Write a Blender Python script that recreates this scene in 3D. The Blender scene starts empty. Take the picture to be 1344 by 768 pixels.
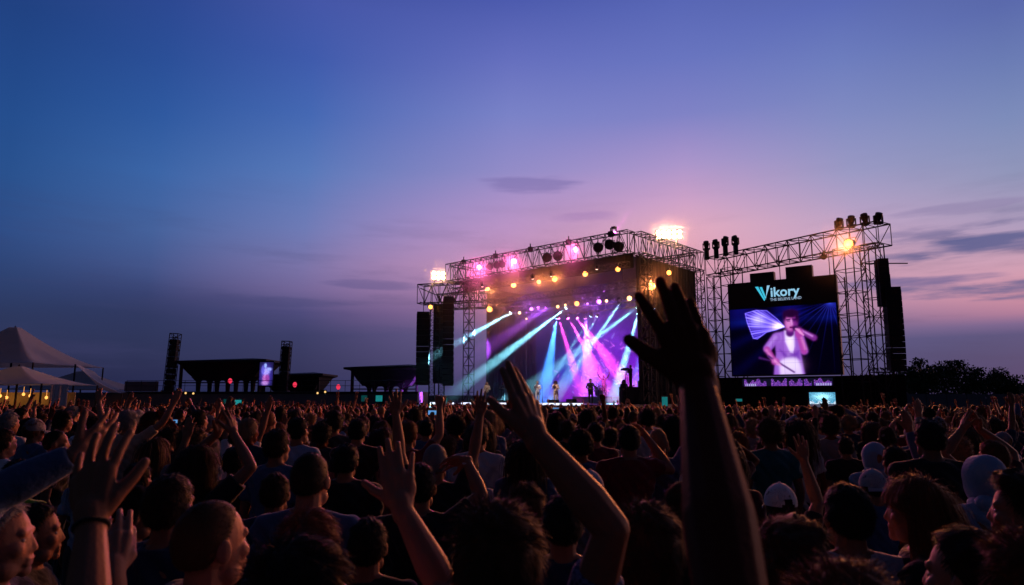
import bpy, bmesh, math, random
import numpy as np
from mathutils import Vector, Matrix
R = math.radians
rnd = random.Random(7)
sc = bpy.context.scene
col = sc.collection

# ------------------------------------------------------------------ camera
CAM_Z, F, TILT = 2.0, 896.0, R(8.76)
cam_d = bpy.data.cameras.new('camera'); cam_d.lens = 24.0; cam_d.sensor_width = 36.0
cam_d.clip_start = 0.05; cam_d.clip_end = 3000
cam_d.dof.use_dof = True; cam_d.dof.focus_distance = 40.0; cam_d.dof.aperture_fstop = 5.0
cam = bpy.data.objects.new('camera', cam_d); col.objects.link(cam)
cam.location = (0, 0, CAM_Z); cam.rotation_euler = (R(90) + TILT, 0, 0)
sc.camera = cam
CT, ST = math.cos(TILT), math.sin(TILT)

def ray(u, v):
    a, b = (u - 672) / F, (384 - v) / F
    return Vector((a, CT - b * ST, ST + b * CT))

def P(u, v, Y):
    """the point of the place seen at photo pixel (u, v) at Y metres in front of the viewer"""
    r = ray(u, v)
    return Vector((0, 0, CAM_Z)) + r * (Y / r.y)

def proj(p):
    x, y, z = p[0], p[1], p[2] - CAM_Z
    f = y * CT + z * ST; up = -y * ST + z * CT
    return 672 + F * x / f, 384 - F * up / f

# ------------------------------------------------------------------ materials
def mat(name, color, rough=0.7, metal=0.0, noise=0.25, scale=6.0, bump=0.0, bscale=60, spec=0.3, sheen=0.0, sss=0.0):
    m = bpy.data.materials.new(name); m.use_nodes = True
    nt = m.node_tree; b = nt.nodes['Principled BSDF']
    b.inputs['Roughness'].default_value = rough; b.inputs['Metallic'].default_value = metal
    b.inputs['Specular IOR Level'].default_value = spec
    if sheen: b.inputs['Sheen Weight'].default_value = sheen; b.inputs['Sheen Roughness'].default_value = 0.4
    if sss:
        b.inputs['Subsurface Weight'].default_value = sss; b.inputs['Subsurface Scale'].default_value = 0.01
    tc = nt.nodes.new('ShaderNodeTexCoord')
    n = nt.nodes.new('ShaderNodeTexNoise'); n.inputs['Scale'].default_value = scale; n.inputs['Detail'].default_value = 6
    nt.links.new(tc.outputs['Object'], n.inputs['Vector'])
    mx = nt.nodes.new('ShaderNodeMix'); mx.data_type = 'RGBA'
    c = list(color)
    mx.inputs['A'].default_value = [x * (1 - noise) for x in c] + [1]
    mx.inputs['B'].default_value = [min(1, x * (1 + noise)) for x in c] + [1]
    nt.links.new(n.outputs['Fac'], mx.inputs['Factor']); nt.links.new(mx.outputs['Result'], b.inputs['Base Color'])
    if bump:
        n2 = nt.nodes.new('ShaderNodeTexNoise'); n2.inputs['Scale'].default_value = bscale; n2.inputs['Detail'].default_value = 4
        nt.links.new(tc.outputs['Object'], n2.inputs['Vector'])
        bp = nt.nodes.new('ShaderNodeBump'); bp.inputs['Strength'].default_value = bump; bp.inputs['Distance'].default_value = 0.02
        nt.links.new(n2.outputs['Fac'], bp.inputs['Height']); nt.links.new(bp.outputs['Normal'], b.inputs['Normal'])
    return m

def emat(name, color, strength):
    m = bpy.data.materials.new(name); m.use_nodes = True
    b = m.node_tree.nodes['Principled BSDF']
    b.inputs['Base Color'].default_value = (0.02, 0.02, 0.02, 1)
    b.inputs['Emission Color'].default_value = list(color) + [1]; b.inputs['Emission Strength'].default_value = strength
    m.cycles.emission_sampling = 'NONE'
    return m

def screen_mat(name, strength, sample=False):
    """an LED screen: the picture it shows is stored per diode in the mesh"""
    m = bpy.data.materials.new(name); m.use_nodes = True
    nt = m.node_tree; b = nt.nodes['Principled BSDF']
    at = nt.nodes.new('ShaderNodeAttribute'); at.attribute_name = 'diode'
    b.inputs['Base Color'].default_value = (0.004, 0.004, 0.005, 1); b.inputs['Roughness'].default_value = 0.6; b.inputs['Specular IOR Level'].default_value = 0.05
    nt.links.new(at.outputs['Color'], b.inputs['Emission Color']); b.inputs['Emission Strength'].default_value = strength
    if not sample: m.cycles.emission_sampling = 'NONE'
    return m

M = {}
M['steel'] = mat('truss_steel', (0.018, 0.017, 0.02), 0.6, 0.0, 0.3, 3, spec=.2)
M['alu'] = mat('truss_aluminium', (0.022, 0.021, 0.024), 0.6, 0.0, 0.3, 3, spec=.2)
M['black'] = mat('black_paint', (0.012, 0.012, 0.014), 0.6, 0, 0.3, 4)
M['drape'] = mat('black_drape', (0.006, 0.005, 0.008), 0.95, 0, 0.4, 2, 0.5, 4)
M['deck'] = mat('stage_deck', (0.05, 0.05, 0.055), 0.35, 0, 0.3, 2)
M['ground'] = mat('trodden_grass', (0.035, 0.04, 0.022), 0.95, 0, 0.5, 1.5, 0.6, 20)
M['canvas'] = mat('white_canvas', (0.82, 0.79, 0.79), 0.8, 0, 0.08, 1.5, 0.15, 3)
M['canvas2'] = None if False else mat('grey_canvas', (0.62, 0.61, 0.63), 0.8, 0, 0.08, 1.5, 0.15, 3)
M['darkwall'] = mat('dark_cladding', (0.12, 0.12, 0.14), 0.8, 0, 0.3, 1)
M['roofdark'] = mat('dark_roof', (0.02, 0.02, 0.024), 0.7, 0, 0.3, 1)
M['bark'] = mat('bark', (0.06, 0.045, 0.03), 0.9, 0, 0.3, 5, 0.6, 20)
M['leaf'] = mat('leaves', (0.045, 0.065, 0.03), 0.7, 0, 0.5, 0.8)
M['leaf2'] = mat('leaves_pale', (0.07, 0.085, 0.04), 0.7, 0, 0.5, 0.8)

def translucent(m, k):
    """thin cloth: part of the light falling on its far side comes through"""
    n = m.node_tree; b = n.nodes['Principled BSDF']; o = n.nodes['Material Output']
    t = n.nodes.new('ShaderNodeBsdfTranslucent'); x = n.nodes.new('ShaderNodeMixShader'); x.inputs[0].default_value = k
    l = [q for q in b.inputs['Base Color'].links]
    if l: n.links.new(l[0].from_socket, t.inputs['Color'])
    n.links.new(b.outputs[0], x.inputs[1]); n.links.new(t.outputs[0], x.inputs[2]); n.links.new(x.outputs[0], o.inputs['Surface'])
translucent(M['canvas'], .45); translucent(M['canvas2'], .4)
# ------------------------------------------------------------------ mesh builder
class MB:
    def __init__(self): self.v = []; self.f = []; self.mi = []; self.n = 0; self.m = 0
    def add(self, vs, fs):
        self.v.extend([tuple(p) for p in vs])
        n = self.n
        self.f.extend([tuple(i + n for i in f) for f in fs]); self.mi.extend([self.m] * len(fs))
        self.n += len(vs); return self
    def box(self, c, size, ax=None):
        c = Vector(c); hx, hy, hz = [s / 2 for s in size]
        X, Y, Z = ax if ax else (Vector((1, 0, 0)), Vector((0, 1, 0)), Vector((0, 0, 1)))
        vs = [c + X * (sx * hx) + Y * (sy * hy) + Z * (sz * hz) for sz in (-1, 1) for sy in (-1, 1) for sx in (-1, 1)]
        return self.add(vs, [(0, 2, 3, 1), (4, 5, 7, 6), (0, 1, 5, 4), (2, 6, 7, 3), (0, 4, 6, 2), (1, 3, 7, 5)])
    def tube(self, p0, p1, r0, r1=None, n=6, caps=True):
        p0, p1 = Vector(p0), Vector(p1); r1 = r0 if r1 is None else r1
        d = (p1 - p0)
        if d.length < 1e-6: return self
        d.normalize(); a = d.orthogonal().normalized(); b = d.cross(a)
        vs = []
        for p, r in ((p0, r0), (p1, r1)):
            for k in range(n):
                t = 2 * math.pi * (k + .5) / n; vs.append(p + (a * math.cos(t) + b * math.sin(t)) * r)
        fs = [(k, (k + 1) % n, n + (k + 1) % n, n + k) for k in range(n)]
        if caps: fs += [tuple(range(n - 1, -1, -1)), tuple(range(n, 2 * n))]
        return self.add(vs, fs)
    def path(self, pts, rs, n=6):
        for i in range(len(pts) - 1): self.tube(pts[i], pts[i + 1], rs[i], rs[i + 1], n)
        return self
    def ell(self, c, rad, ax=None, nu=16, nv=10):
        c = Vector(c); X, Y, Z = ax if ax else (Vector((1, 0, 0)), Vector((0, 1, 0)), Vector((0, 0, 1)))
        vs = [c + Z * rad[2]]; fs = []
        for j in range(1, nv):
            t = math.pi * j / nv
            for i in range(nu):
                p = 2 * math.pi * i / nu
                vs.append(c + X * (rad[0] * math.sin(t) * math.cos(p)) + Y * (rad[1] * math.sin(t) * math.sin(p)) + Z * (rad[2] * math.cos(t)))
        vs.append(c - Z * rad[2]); e = len(vs) - 1
        for i in range(nu):
            k = (i + 1) % nu
            fs.append((0, 1 + i, 1 + k)); fs.append((e, e - nu + k, e - nu + i))
            for j in range(nv - 2):
                o = 1 + j * nu; fs.append((o + i, o + nu + i, o + nu + k, o + k))
        return self.add(vs, fs)
    def cap(self, p0, p1, r0, r1=None, n=12):
        """a closed tapered limb with rounded ends"""
        p0, p1 = Vector(p0), Vector(p1); r1 = r0 if r1 is None else r1
        d = p1 - p0; L = d.length
        if L < 1e-5: return self.ell(p0, (r0,) * 3, None, n, 8)
        d /= L; a = d.orthogonal().normalized(); b = d.cross(a)
        prof = [(-r0 * math.sin(t), r0 * math.cos(t)) for t in (1.2, .75, .35, 0)] + [(L + r1 * math.sin(t), r1 * math.cos(t)) for t in (0, .35, .75, 1.2)]
        vs = [p0 - d * r0]
        for h, r in prof:
            for k in range(n):
                t = 2 * math.pi * k / n; vs.append(p0 + d * h + (a * math.cos(t) + b * math.sin(t)) * r)
        vs.append(p1 + d * r1); e = len(vs) - 1; m = len(prof); fs = []
        for k in range(n):
            q = (k + 1) % n
            fs.append((0, 1 + q, 1 + k)); fs.append((e, e - n + k, e - n + q))
            for j in range(m - 1):
                o = 1 + j * n; fs.append((o + k, o + q, o + n + q, o + n + k))
        return self.add(vs, fs)
    def loft(self, rings, n=20):
        """rings: (z, rx, ry, cx, cy)"""
        vs = []; fs = []
        for z, rx, ry, cx, cy in rings:
            for k in range(n):
                t = 2 * math.pi * k / n; vs.append((cx + rx * math.cos(t), cy + ry * math.sin(t), z))
        for j in range(len(rings) - 1):
            for k in range(n):
                q = (k + 1) % n; fs.append((j * n + k, j * n + q, (j + 1) * n + q, (j + 1) * n + k))
        fs += [tuple(range(n - 1, -1, -1)), tuple(range((len(rings) - 1) * n, len(rings) * n))]
        return self.add(vs, fs)
    def mesh(self, name, smooth=False):
        me = bpy.data.meshes.new(name); me.from_pydata(self.v, [], self.f)
        if any(self.mi): me.polygons.foreach_set('material_index', self.mi)
        if smooth: me.polygons.foreach_set('use_smooth', [True] * len(me.polygons))
        me.update(); return me
    def build(self, name, m, parent=None, smooth=False, origin=None):
        me = self.mesh(name, smooth)
        if origin is not None: me.transform(Matrix.Translation(-Vector(origin)))
        return link(name, me, m, parent, origin)

def link(name, me, m, parent=None, loc=None):
    o = bpy.data.objects.new(name, me); col.objects.link(o)
    ms = m if isinstance(m, (list, tuple)) else [m]
    if len(me.materials) == 0:
        for x in ms: me.materials.append(x)
    if parent is not None:
        o.parent = parent
        if loc is not None: o.location = Vector(loc) - parent.location
    elif loc is not None: o.location = loc
    return o

def tag(o, label=None, cat=None, group=None, kind=None):
    if label: o['label'] = label
    if cat: o['category'] = cat
    if group: o['group'] = group
    if kind: o['kind'] = kind
    return o

def empty(name, loc, label, cat, group=None):
    o = bpy.data.objects.new(name, None); col.objects.link(o); o.location = loc; o.empty_display_size = .2
    return tag(o, label, cat, group)

def truss(mb, p0, p1, w, h, bays, r=0.04, up=Vector((0, 0, 1)), dr=None):
    """box truss: four chords and zigzag lacing"""
    p0, p1 = Vector(p0), Vector(p1); d = (p1 - p0).normalized(); dr = dr or r * .6
    side = d.cross(up).normalized(); u2 = side.cross(d).normalized()
    cs = [side * (sx * w / 2) + u2 * (sz * h / 2) for sx, sz in ((-1, -1), (1, -1), (1, 1), (-1, 1))]
    for c in cs: mb.tube(p0 + c, p1 + c, r, None, 5)
    for i in range(bays + 1):
        q = p0.lerp(p1, i / bays)
        for k in range(4): mb.tube(q + cs[k], q + cs[(k + 1) % 4], dr, None, 4, False)
    for i in range(bays):
        q, s = p0.lerp(p1, i / bays), p0.lerp(p1, (i + 1) / bays)
        for k in range(4):
            a, b = cs[k], cs[(k + 1) % 4]
            if (i + k) % 2: a, b = b, a
            mb.tube(q + a, s + b, dr, None, 4, False)

# ------------------------------------------------------------------ world: clear dusk sky, afterglow ahead and to the right
def srgb(*c): return [((x / 255) / 12.92 if x <= 10 else (((x / 255) + .055) / 1.055) ** 2.4) for x in c]
w = bpy.data.worlds.new('World'); sc.world = w; w.use_nodes = True
nt = w.node_tree; nt.nodes.clear()
out = nt.nodes.new('ShaderNodeOutputWorld'); bg = nt.nodes.new('ShaderNodeBackground')
nt.links.new(bg.outputs[0], out.inputs[0])
def nd(t, **k):
    n = nt.nodes.new(t)
    for a, b in k.items(): setattr(n, a, b)
    return n
def mth(op, a, b=None, c=None, clamp=False):
    n = nd('ShaderNodeMath', operation=op); n.use_clamp = clamp
    for i, x in enumerate((a, b, c)):
        if x is None: continue
        if isinstance(x, (int, float)): n.inputs[i].default_value = x
        else: nt.links.new(x, n.inputs[i])
    return n.outputs[0]
def sstep(x, a, b):
    n = nd('ShaderNodeMapRange', interpolation_type='SMOOTHSTEP')
    nt.links.new(x, n.inputs['Value']); n.inputs['From Min'].default_value = a; n.inputs['From Max'].default_value = b
    return n.outputs['Result']
def mixc(f, a, b):
    n = nd('ShaderNodeMix', data_type='RGBA')
    for s, x in (('Factor', f), ('A', a), ('B', b)):
        if isinstance(x, (int, float)): n.inputs[s].default_value = x
        elif isinstance(x, (list, tuple)): n.inputs[s].default_value = list(x) + [1]
        else: nt.links.new(x, n.inputs[s])
    return n.outputs['Result']
tc = nd('ShaderNodeTexCoord'); sep = nd('ShaderNodeSeparateXYZ'); nt.links.new(tc.outputs['Generated'], sep.inputs[0])
el = mth('MULTIPLY', mth('ARCSINE', sep.outputs['Z']), 180 / math.pi)
az = mth('MULTIPLY', mth('ARCTAN2', sep.outputs['X'], sep.outputs['Y']), 180 / math.pi)
COLS = {  # photo column: rows (pixel row, colour)
 0: [(0, (26, 62, 128)), (75, (27, 68, 135)), (150, (29, 74, 140)), (225, (33, 77, 140)), (300, (38, 72, 132)), (350, (35, 61, 114)), (410, (30, 47, 92)), (470, (25, 39, 79)), (520, (22, 34, 68))],
 200: [(0, (40, 70, 145)), (75, (38, 76, 150)), (150, (42, 86, 158)), (225, (55, 98, 165)), (300, (64, 94, 154)), (350, (62, 80, 136)), (385, (47, 59, 110)), (410, (36, 48, 94)), (470, (30, 42, 84)), (520, (26, 37, 74))],
 400: [(0, (66, 84, 166)), (75, (60, 88, 170)), (150, (66, 102, 178)), (225, (85, 118, 184)), (300, (108, 120, 180)), (350, (120, 112, 166)), (380, (112, 98, 150)), (410, (72, 69, 122)), (440, (48, 53, 100)), (520, (32, 41, 80))],
 670: [(0, (74, 88, 172)), (75, (98, 108, 188)), (150, (120, 128, 198)), (225, (146, 138, 198)), (300, (190, 148, 198)), (350, (206, 148, 186)), (410, (150, 110, 158)), (440, (105, 90, 142)), (500, (68, 68, 115))],
 900: [(0, (86, 100, 180)), (75, (102, 114, 190)), (150, (126, 128, 196)), (215, (170, 147, 201)), (260, (202, 158, 198)), (300, (226, 168, 190)), (350, (222, 156, 176)), (400, (150, 115, 160)), (440, (95, 85, 135)), (500, (62, 62, 110))],
 1120: [(0, (88, 104, 180)), (75, (106, 122, 188)), (150, (126, 136, 192)), (225, (152, 150, 194)), (300, (190, 160, 194)), (350, (204, 156, 180)), (400, (176, 130, 164)), (425, (122, 100, 146)), (448, (76, 76, 128)), (500, (56, 62, 112))],
 1340: [(0, (86, 102, 170)), (75, (102, 120, 178)), (150, (120, 136, 184)), (225, (140, 146, 184)), (300, (172, 152, 186)), (345, (204, 156, 180)), (385, (204, 140, 162)), (410, (172, 118, 152)), (424, (112, 92, 142)), (438, (66, 70, 124)), (480, (52, 62, 114))],
}
eln = mth('DIVIDE', el, 60.0)
prev = None; pa = None
for u_, rows in COLS.items():
    rr = ray(u_, 300); a_ = math.degrees(math.atan2(rr.x, rr.y))
    stops = [(max(0.0, math.degrees(math.asin(ray(u_, v_).normalized().z))), c) for v_, c in rows][::-1] + [(38, (46, 58, 112)), (47, (32, 42, 92)), (58, (20, 28, 68))]
    cr = nd('ShaderNodeValToRGB'); cr.color_ramp.interpolation = 'LINEAR'
    nt.links.new(eln, cr.inputs[0])
    e = cr.color_ramp.elements
    while len(e) < len(stops): e.new(0.5)
    for i, (x, c) in enumerate(stops): e[i].position = x / 60; e[i].color = srgb(*c) + [1]
    if prev is None: prev = cr.outputs[0]
    else:
        mr_ = nd('ShaderNodeMapRange'); nt.links.new(az, mr_.inputs['Value']); mr_.inputs['From Min'].default_value = pa; mr_.inputs['From Max'].default_value = a_
        prev = mixc(mr_.outputs['Result'], prev, cr.outputs[0])
    pa = a_
# streaky cloud banks low on the right, one small wisp above the stage
comb = nd('ShaderNodeCombineXYZ'); nt.links.new(mth('MULTIPLY', az, 0.085), comb.inputs[0]); nt.links.new(mth('MULTIPLY', el, 0.62), comb.inputs[1])
no = nd('ShaderNodeTexNoise'); no.inputs['Scale'].default_value = 1.0; no.inputs['Detail'].default_value = 7; no.inputs['Roughness'].default_value = .55
nt.links.new(comb.outputs[0], no.inputs['Vector'])
cl = sstep(no.outputs['Fac'], 0.50, 0.66)
mask = mth('MULTIPLY', mth('MULTIPLY', sstep(el, 5.2, 7.0), mth('SUBTRACT', 1, sstep(el, 10.5, 14.0))), sstep(az, 22, 33))
sky = mixc(mth('MULTIPLY', mth('MULTIPLY', cl, mask), .85), prev, srgb(88, 90, 142))
no3 = nd('ShaderNodeTexNoise'); no3.inputs['Scale'].default_value = .8; no3.inputs['Detail'].default_value = 8; no3.inputs['Roughness'].default_value = .6
nt.links.new(comb.outputs[0], no3.inputs['Vector'])
sky = mixc(mth('MULTIPLY', mth('MULTIPLY', sstep(no3.outputs['Fac'], .46, .72), mth('SUBTRACT', 1, sstep(el, 6, 20))), .34), sky, srgb(54, 58, 106))
no2 = nd('ShaderNodeTexNoise'); no2.inputs['Scale'].default_value = 2.1; no2.inputs['Detail'].default_value = 5
nt.links.new(comb.outputs[0], no2.inputs['Vector'])
def wisp(a0, e0, ra, re, strength, c):
    global sky
    d = mth('ADD', mth('POWER', mth('DIVIDE', mth('SUBTRACT', az, a0), ra), 2), mth('POWER', mth('DIVIDE', mth('SUBTRACT', el, e0), re), 2))
    d = mth('ADD', d, mth('MULTIPLY', mth('SUBTRACT', no2.outputs['Fac'], .5), 2.6))
    sky = mixc(mth('MULTIPLY', mth('SUBTRACT', 1, sstep(d, 0.1, 1.1)), strength), sky, srgb(*c))
wisp(1.8, 17.7, 4.6, .85, .55, (118, 106, 168)); wisp(6.5, 15.0, 3.4, .5, .35, (150, 112, 178))
wisp(30.5, 8.3, 5.5, .42, .8, (98, 92, 146)); wisp(35.0, 10.6, 5.0, .75, .9, (78, 86, 140)); wisp(34, 13.2, 4.5, .45, .5, (135, 122, 166))
wisp(-11, 9.2, 5.0, .5, .45, (80, 76, 132)); wisp(-19, 7.6, 7.0, .45, .4, (62, 64, 116))
# the sky behind the viewer (east) has already gone dark
sky = mixc(sstep(az, 48, 100), sky, srgb(15, 21, 48))
sky = mixc(mth('MULTIPLY', sstep(mth('MULTIPLY', az, -1), 41, 62), mth('SUBTRACT', 1, sstep(mth('MULTIPLY', az, -1), 120, 170))), sky, srgb(7, 10, 24))
sky = mixc(sstep(mth('MULTIPLY', az, -1), 120, 170), sky, srgb(21, 28, 60))
sky = mixc(mth('SUBTRACT', 1, sstep(el, -4, 0)), sky, srgb(14, 15, 24))
ns = nd('ShaderNodeTexSky'); ns.sky_type = 'NISHITA'; ns.sun_disc = False
SUN_EL, SUN_AZ = R(1.0), R(58)
ns.sun_elevation = SUN_EL; ns.sun_rotation = SUN_AZ
add = nd('ShaderNodeMix', data_type='RGBA', blend_type='ADD'); add.inputs['Factor'].default_value = 0.012
nt.links.new(sky, add.inputs['A']); nt.links.new(ns.outputs[0], add.inputs['B'])
nt.links.new(add.outputs['Result'], bg.inputs['Color']); bg.inputs['Strength'].default_value = 1.0

sun_d = bpy.data.lights.new('sun', 'SUN'); sun_d.energy = 0.42; sun_d.color = (1, .42, .34); sun_d.angle = R(12)
sun = bpy.data.objects.new('sun', sun_d); col.objects.link(sun)
sun.rotation_euler = Vector((math.sin(SUN_AZ) * math.cos(R(7)), math.cos(SUN_AZ) * math.cos(R(7)), math.sin(R(7)))).to_track_quat('Z', 'Y').to_euler()

sc.view_settings.view_transform = 'Standard'; sc.view_settings.look = 'None'; sc.view_settings.exposure = 0; sc.view_settings.gamma = 1
sc.cycles.max_bounces = 5; sc.cycles.diffuse_bounces = 2; sc.cycles.glossy_bounces = 2; sc.cycles.transmission_bounces = 2
sc.cycles.volume_bounces = 0; sc.cycles.transparent_max_bounces = 6
sc.cycles.use_denoising = True; sc.cycles.sample_clamp_indirect = 3.0; sc.cycles.sample_clamp_direct = 0
sc.cycles.caustics_reflective = False; sc.cycles.caustics_refractive = False

g = MB()
for i in range(40):
    for j in range(40):
        pass
g.add([(-900, -300, 0), (900, -300, 0), (900, 1500, 0), (-900, 1500, 0)], [(0, 1, 2, 3)])
tag(g.build('ground', M['ground']), 'dark trodden festival field under the crowd', 'ground', None, 'structure')
# ================================================================== stage
Nc = P(828, 303, 50.0); ROOF = Nc.z
def at_z(u, v, z):
    r = ray(u, v); return Vector((0, 0, CAM_Z)) + r * ((z - CAM_Z) / r.z)
Lc = at_z(590, 348, ROOF)
N0 = Vector((Nc.x, Nc.y, 0)); e1 = (Lc - Nc); e1.z = 0; FRONT = e1.length; e1.normalize()
e2 = Vector((e1.y, -e1.x, 0)); e2 = e2 if e2.y > 0 else -e2
UP = Vector((0, 0, 1))
SAX = (e1, e2, UP)
DEPTH = 10.8
def S(s, d, z): return N0 + e1 * s + e2 * d + UP * z
def on_d(u, v, d):
    r = ray(u, v); o = Vector((0, 0, CAM_Z))
    t = (d - (o - N0).dot(e2)) / r.dot(e2); return o + r * t
def on_s(u, v, s):
    r = ray(u, v); o = Vector((0, 0, CAM_Z))
    t = (s - (o - N0).dot(e1)) / r.dot(e1); return o + r * t
DECK = 1.5
stage = empty('concert_stage', N0, 'big black roofed concert stage under lattice trusses with coloured beams inside', 'stage')
def part(mb, name, m, parent=stage, smooth=False):
    if parent.parent is None: return mb.build(name, m, parent, smooth, parent.location)
    me = mb.mesh(name, smooth); me.transform(Matrix.Translation(-parent.parent.location)); return link(name, me, m, parent)   # a sub-part

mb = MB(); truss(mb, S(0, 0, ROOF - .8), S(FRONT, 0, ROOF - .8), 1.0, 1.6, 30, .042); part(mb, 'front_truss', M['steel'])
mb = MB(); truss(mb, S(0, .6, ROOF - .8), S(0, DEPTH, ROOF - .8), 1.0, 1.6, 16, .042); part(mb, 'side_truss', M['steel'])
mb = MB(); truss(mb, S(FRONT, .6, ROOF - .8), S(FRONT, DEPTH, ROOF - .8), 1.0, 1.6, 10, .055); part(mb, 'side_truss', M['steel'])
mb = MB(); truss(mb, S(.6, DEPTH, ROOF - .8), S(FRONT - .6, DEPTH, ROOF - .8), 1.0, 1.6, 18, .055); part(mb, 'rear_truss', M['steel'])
mb = MB()
mb.box(S(FRONT / 2, DEPTH / 2, ROOF - 1.72), (FRONT - 1.2, DEPTH - 1.2, .14), SAX); part(mb, 'roof_skin', M['drape'])
# hanging black borders, front and right side
mb = MB()
nb = 60
for k in range(nb):
    a, b = (FRONT - 1.6) * k / nb, (FRONT - 1.6) * (k + 1) / nb; da, db = .03 * math.sin(k * 1.7), .03 * math.sin(k * 1.7 + 1.7)
    mb.add([S(a + .1, .42 + da, ROOF - 1.62), S(b + .1, .42 + db, ROOF - 1.62), S(b + .1, .42 + db, ROOF - 2.75), S(a + .1, .42 + da, ROOF - 2.75),
            S(a + .1, .45 + da, ROOF - 1.62), S(b + .1, .45 + db, ROOF - 1.62), S(b + .1, .45 + db, ROOF - 2.75), S(a + .1, .45 + da, ROOF - 2.75)], [(0, 1, 2, 3), (7, 6, 5, 4), (3, 2, 6, 7)])
part(mb, 'front_border', M['drape'], smooth=True)
def folds(mb, p, q, z0, z1, n, amp):
    n_ = (q - p).cross(UP).normalized()
    vs = []; 
    for k in range(n + 1):
        c = p.lerp(q, k / n) + n_ * (amp * math.sin(k * 1.9) + amp * .6 * math.sin(k * .83 + 1)); vs += [Vector((c.x, c.y, z0)), Vector((c.x, c.y, z1))]
    mb.add(vs, [(2 * k, 2 * k + 2, 2 * k + 3, 2 * k + 1) for k in range(n)])
    mb.add([v + n_ * .03 for v in vs], [(2 * k + 1, 2 * k + 3, 2 * k + 2, 2 * k) for k in range(n)])
mb = MB(); folds(mb, S(.25, .9, 0), S(.25, DEPTH - .5, 0), .05, ROOF - 1.66, 60, .07); part(mb, 'right_drape', M['drape'], smooth=True)
mb = MB(); folds(mb, S(FRONT - .4, 4.6, 0), S(FRONT - .4, DEPTH - .5, 0), .05, ROOF - 1.66, 40, .07); part(mb, 'left_drape', M['drape'], smooth=True)
mb = MB(); folds(mb, S(.5, DEPTH - .55, 0), S(FRONT - .7, DEPTH - .55, 0), .05, ROOF - 1.7, 110, .05); part(mb, 'back_drape', M['drape'], smooth=True)
# towers
for s, d in ((FRONT - 2.3, .4), (-.2, 1.7), (FRONT - .2, DEPTH - .1), (.1, DEPTH + .05)):
    mb = MB(); truss(mb, S(s, d, 0.1), S(s, d, ROOF - 1.6), .7, .7, 16, .045, up=e1); part(mb, 'tower', M['steel'])
    mb = MB(); mb.box(S(s, d, .07), (1.1, 1.1, .14), SAX); part(mb, 'tower_base', M['black'])
# inner lighting trusses across the stage
BARS = [(0.0 - .15, ROOF - 2.75), (3.4, 11.0), (6.3, 10.6), (8.8, 10.2)]
for d, z in BARS[1:]:
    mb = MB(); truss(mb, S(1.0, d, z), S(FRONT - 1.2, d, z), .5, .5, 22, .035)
    for s in (3, 10, 17): mb.tube(S(s, d, z + .25), S(s, d, ROOF - 1.75), .02, None, 4)
    part(mb, 'lighting_truss', M['steel'])
mb = MB(); truss(mb, S(.2, -.15, ROOF - 2.55), S(FRONT - .4, -.15, ROOF - 2.55), .4, .4, 26, .03)
for s in np.linspace(.5, FRONT - .8, 8): mb.tube(S(s, -.15, ROOF - 2.35), S(s, -.15, ROOF - 1.6), .02, None, 4)
part(mb, 'lighting_truss', M['steel'])
# slack cables and chain motors in the roof
mb = MB()
for k in range(9):
    a, b = S(1 + 2.1 * k, -.55, ROOF - 1.5), S(3.0 + 2.1 * k, -.5, ROOF - 1.55); prev_ = a
    for q in range(1, 7):
        c = a.lerp(b, q / 6) - UP * (.28 + .1 * (k % 3)) * math.sin(math.pi * q / 6); mb.tube(prev_, c, .022, None, 4, False); prev_ = c
part(mb, 'cable', M['black'])
for k in range(5):
    mb = MB(); q = S(2 + 4.1 * k, .3, ROOF + .12); mb.box(q, (.34, .3, .42), SAX); mb.tube(q, q + UP * .5, .05, None, 6); part(mb, 'chain_motor', M['black'])
# deck
mb = MB(); mb.box(S(FRONT / 2, DEPTH / 2 - 1.0, DECK - .1), (FRONT + .6, DEPTH + 2.0, .2), SAX); part(mb, 'deck', M['deck'])
mb = MB(); folds(mb, S(-.2, -1.98, 0), S(FRONT + .2, -1.98, 0), .02, DECK - .21, 120, .03); folds(mb, S(-.26, -1.9, 0), S(-.26, DEPTH - 1, 0), .02, DECK - .21, 60, .03)
folds(mb, S(FRONT + .26, DEPTH - 1, 0), S(FRONT + .26, -1.9, 0), .02, DECK - .21, 60, .03); part(mb, 'deck_skirt', M['drape'], smooth=True)
strip_m = emat('white_led_strip', (.75, .8, 1.0), 1.6)
mb = MB()
for a, b in ((3.2, 9.2), (10.2, 16.0), (17.0, 20.0)): mb.box(S((a + b) / 2, -2.06, DECK + .02), (b - a, .08, .16), SAX)
part(mb, 'edge_light', strip_m)
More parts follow.
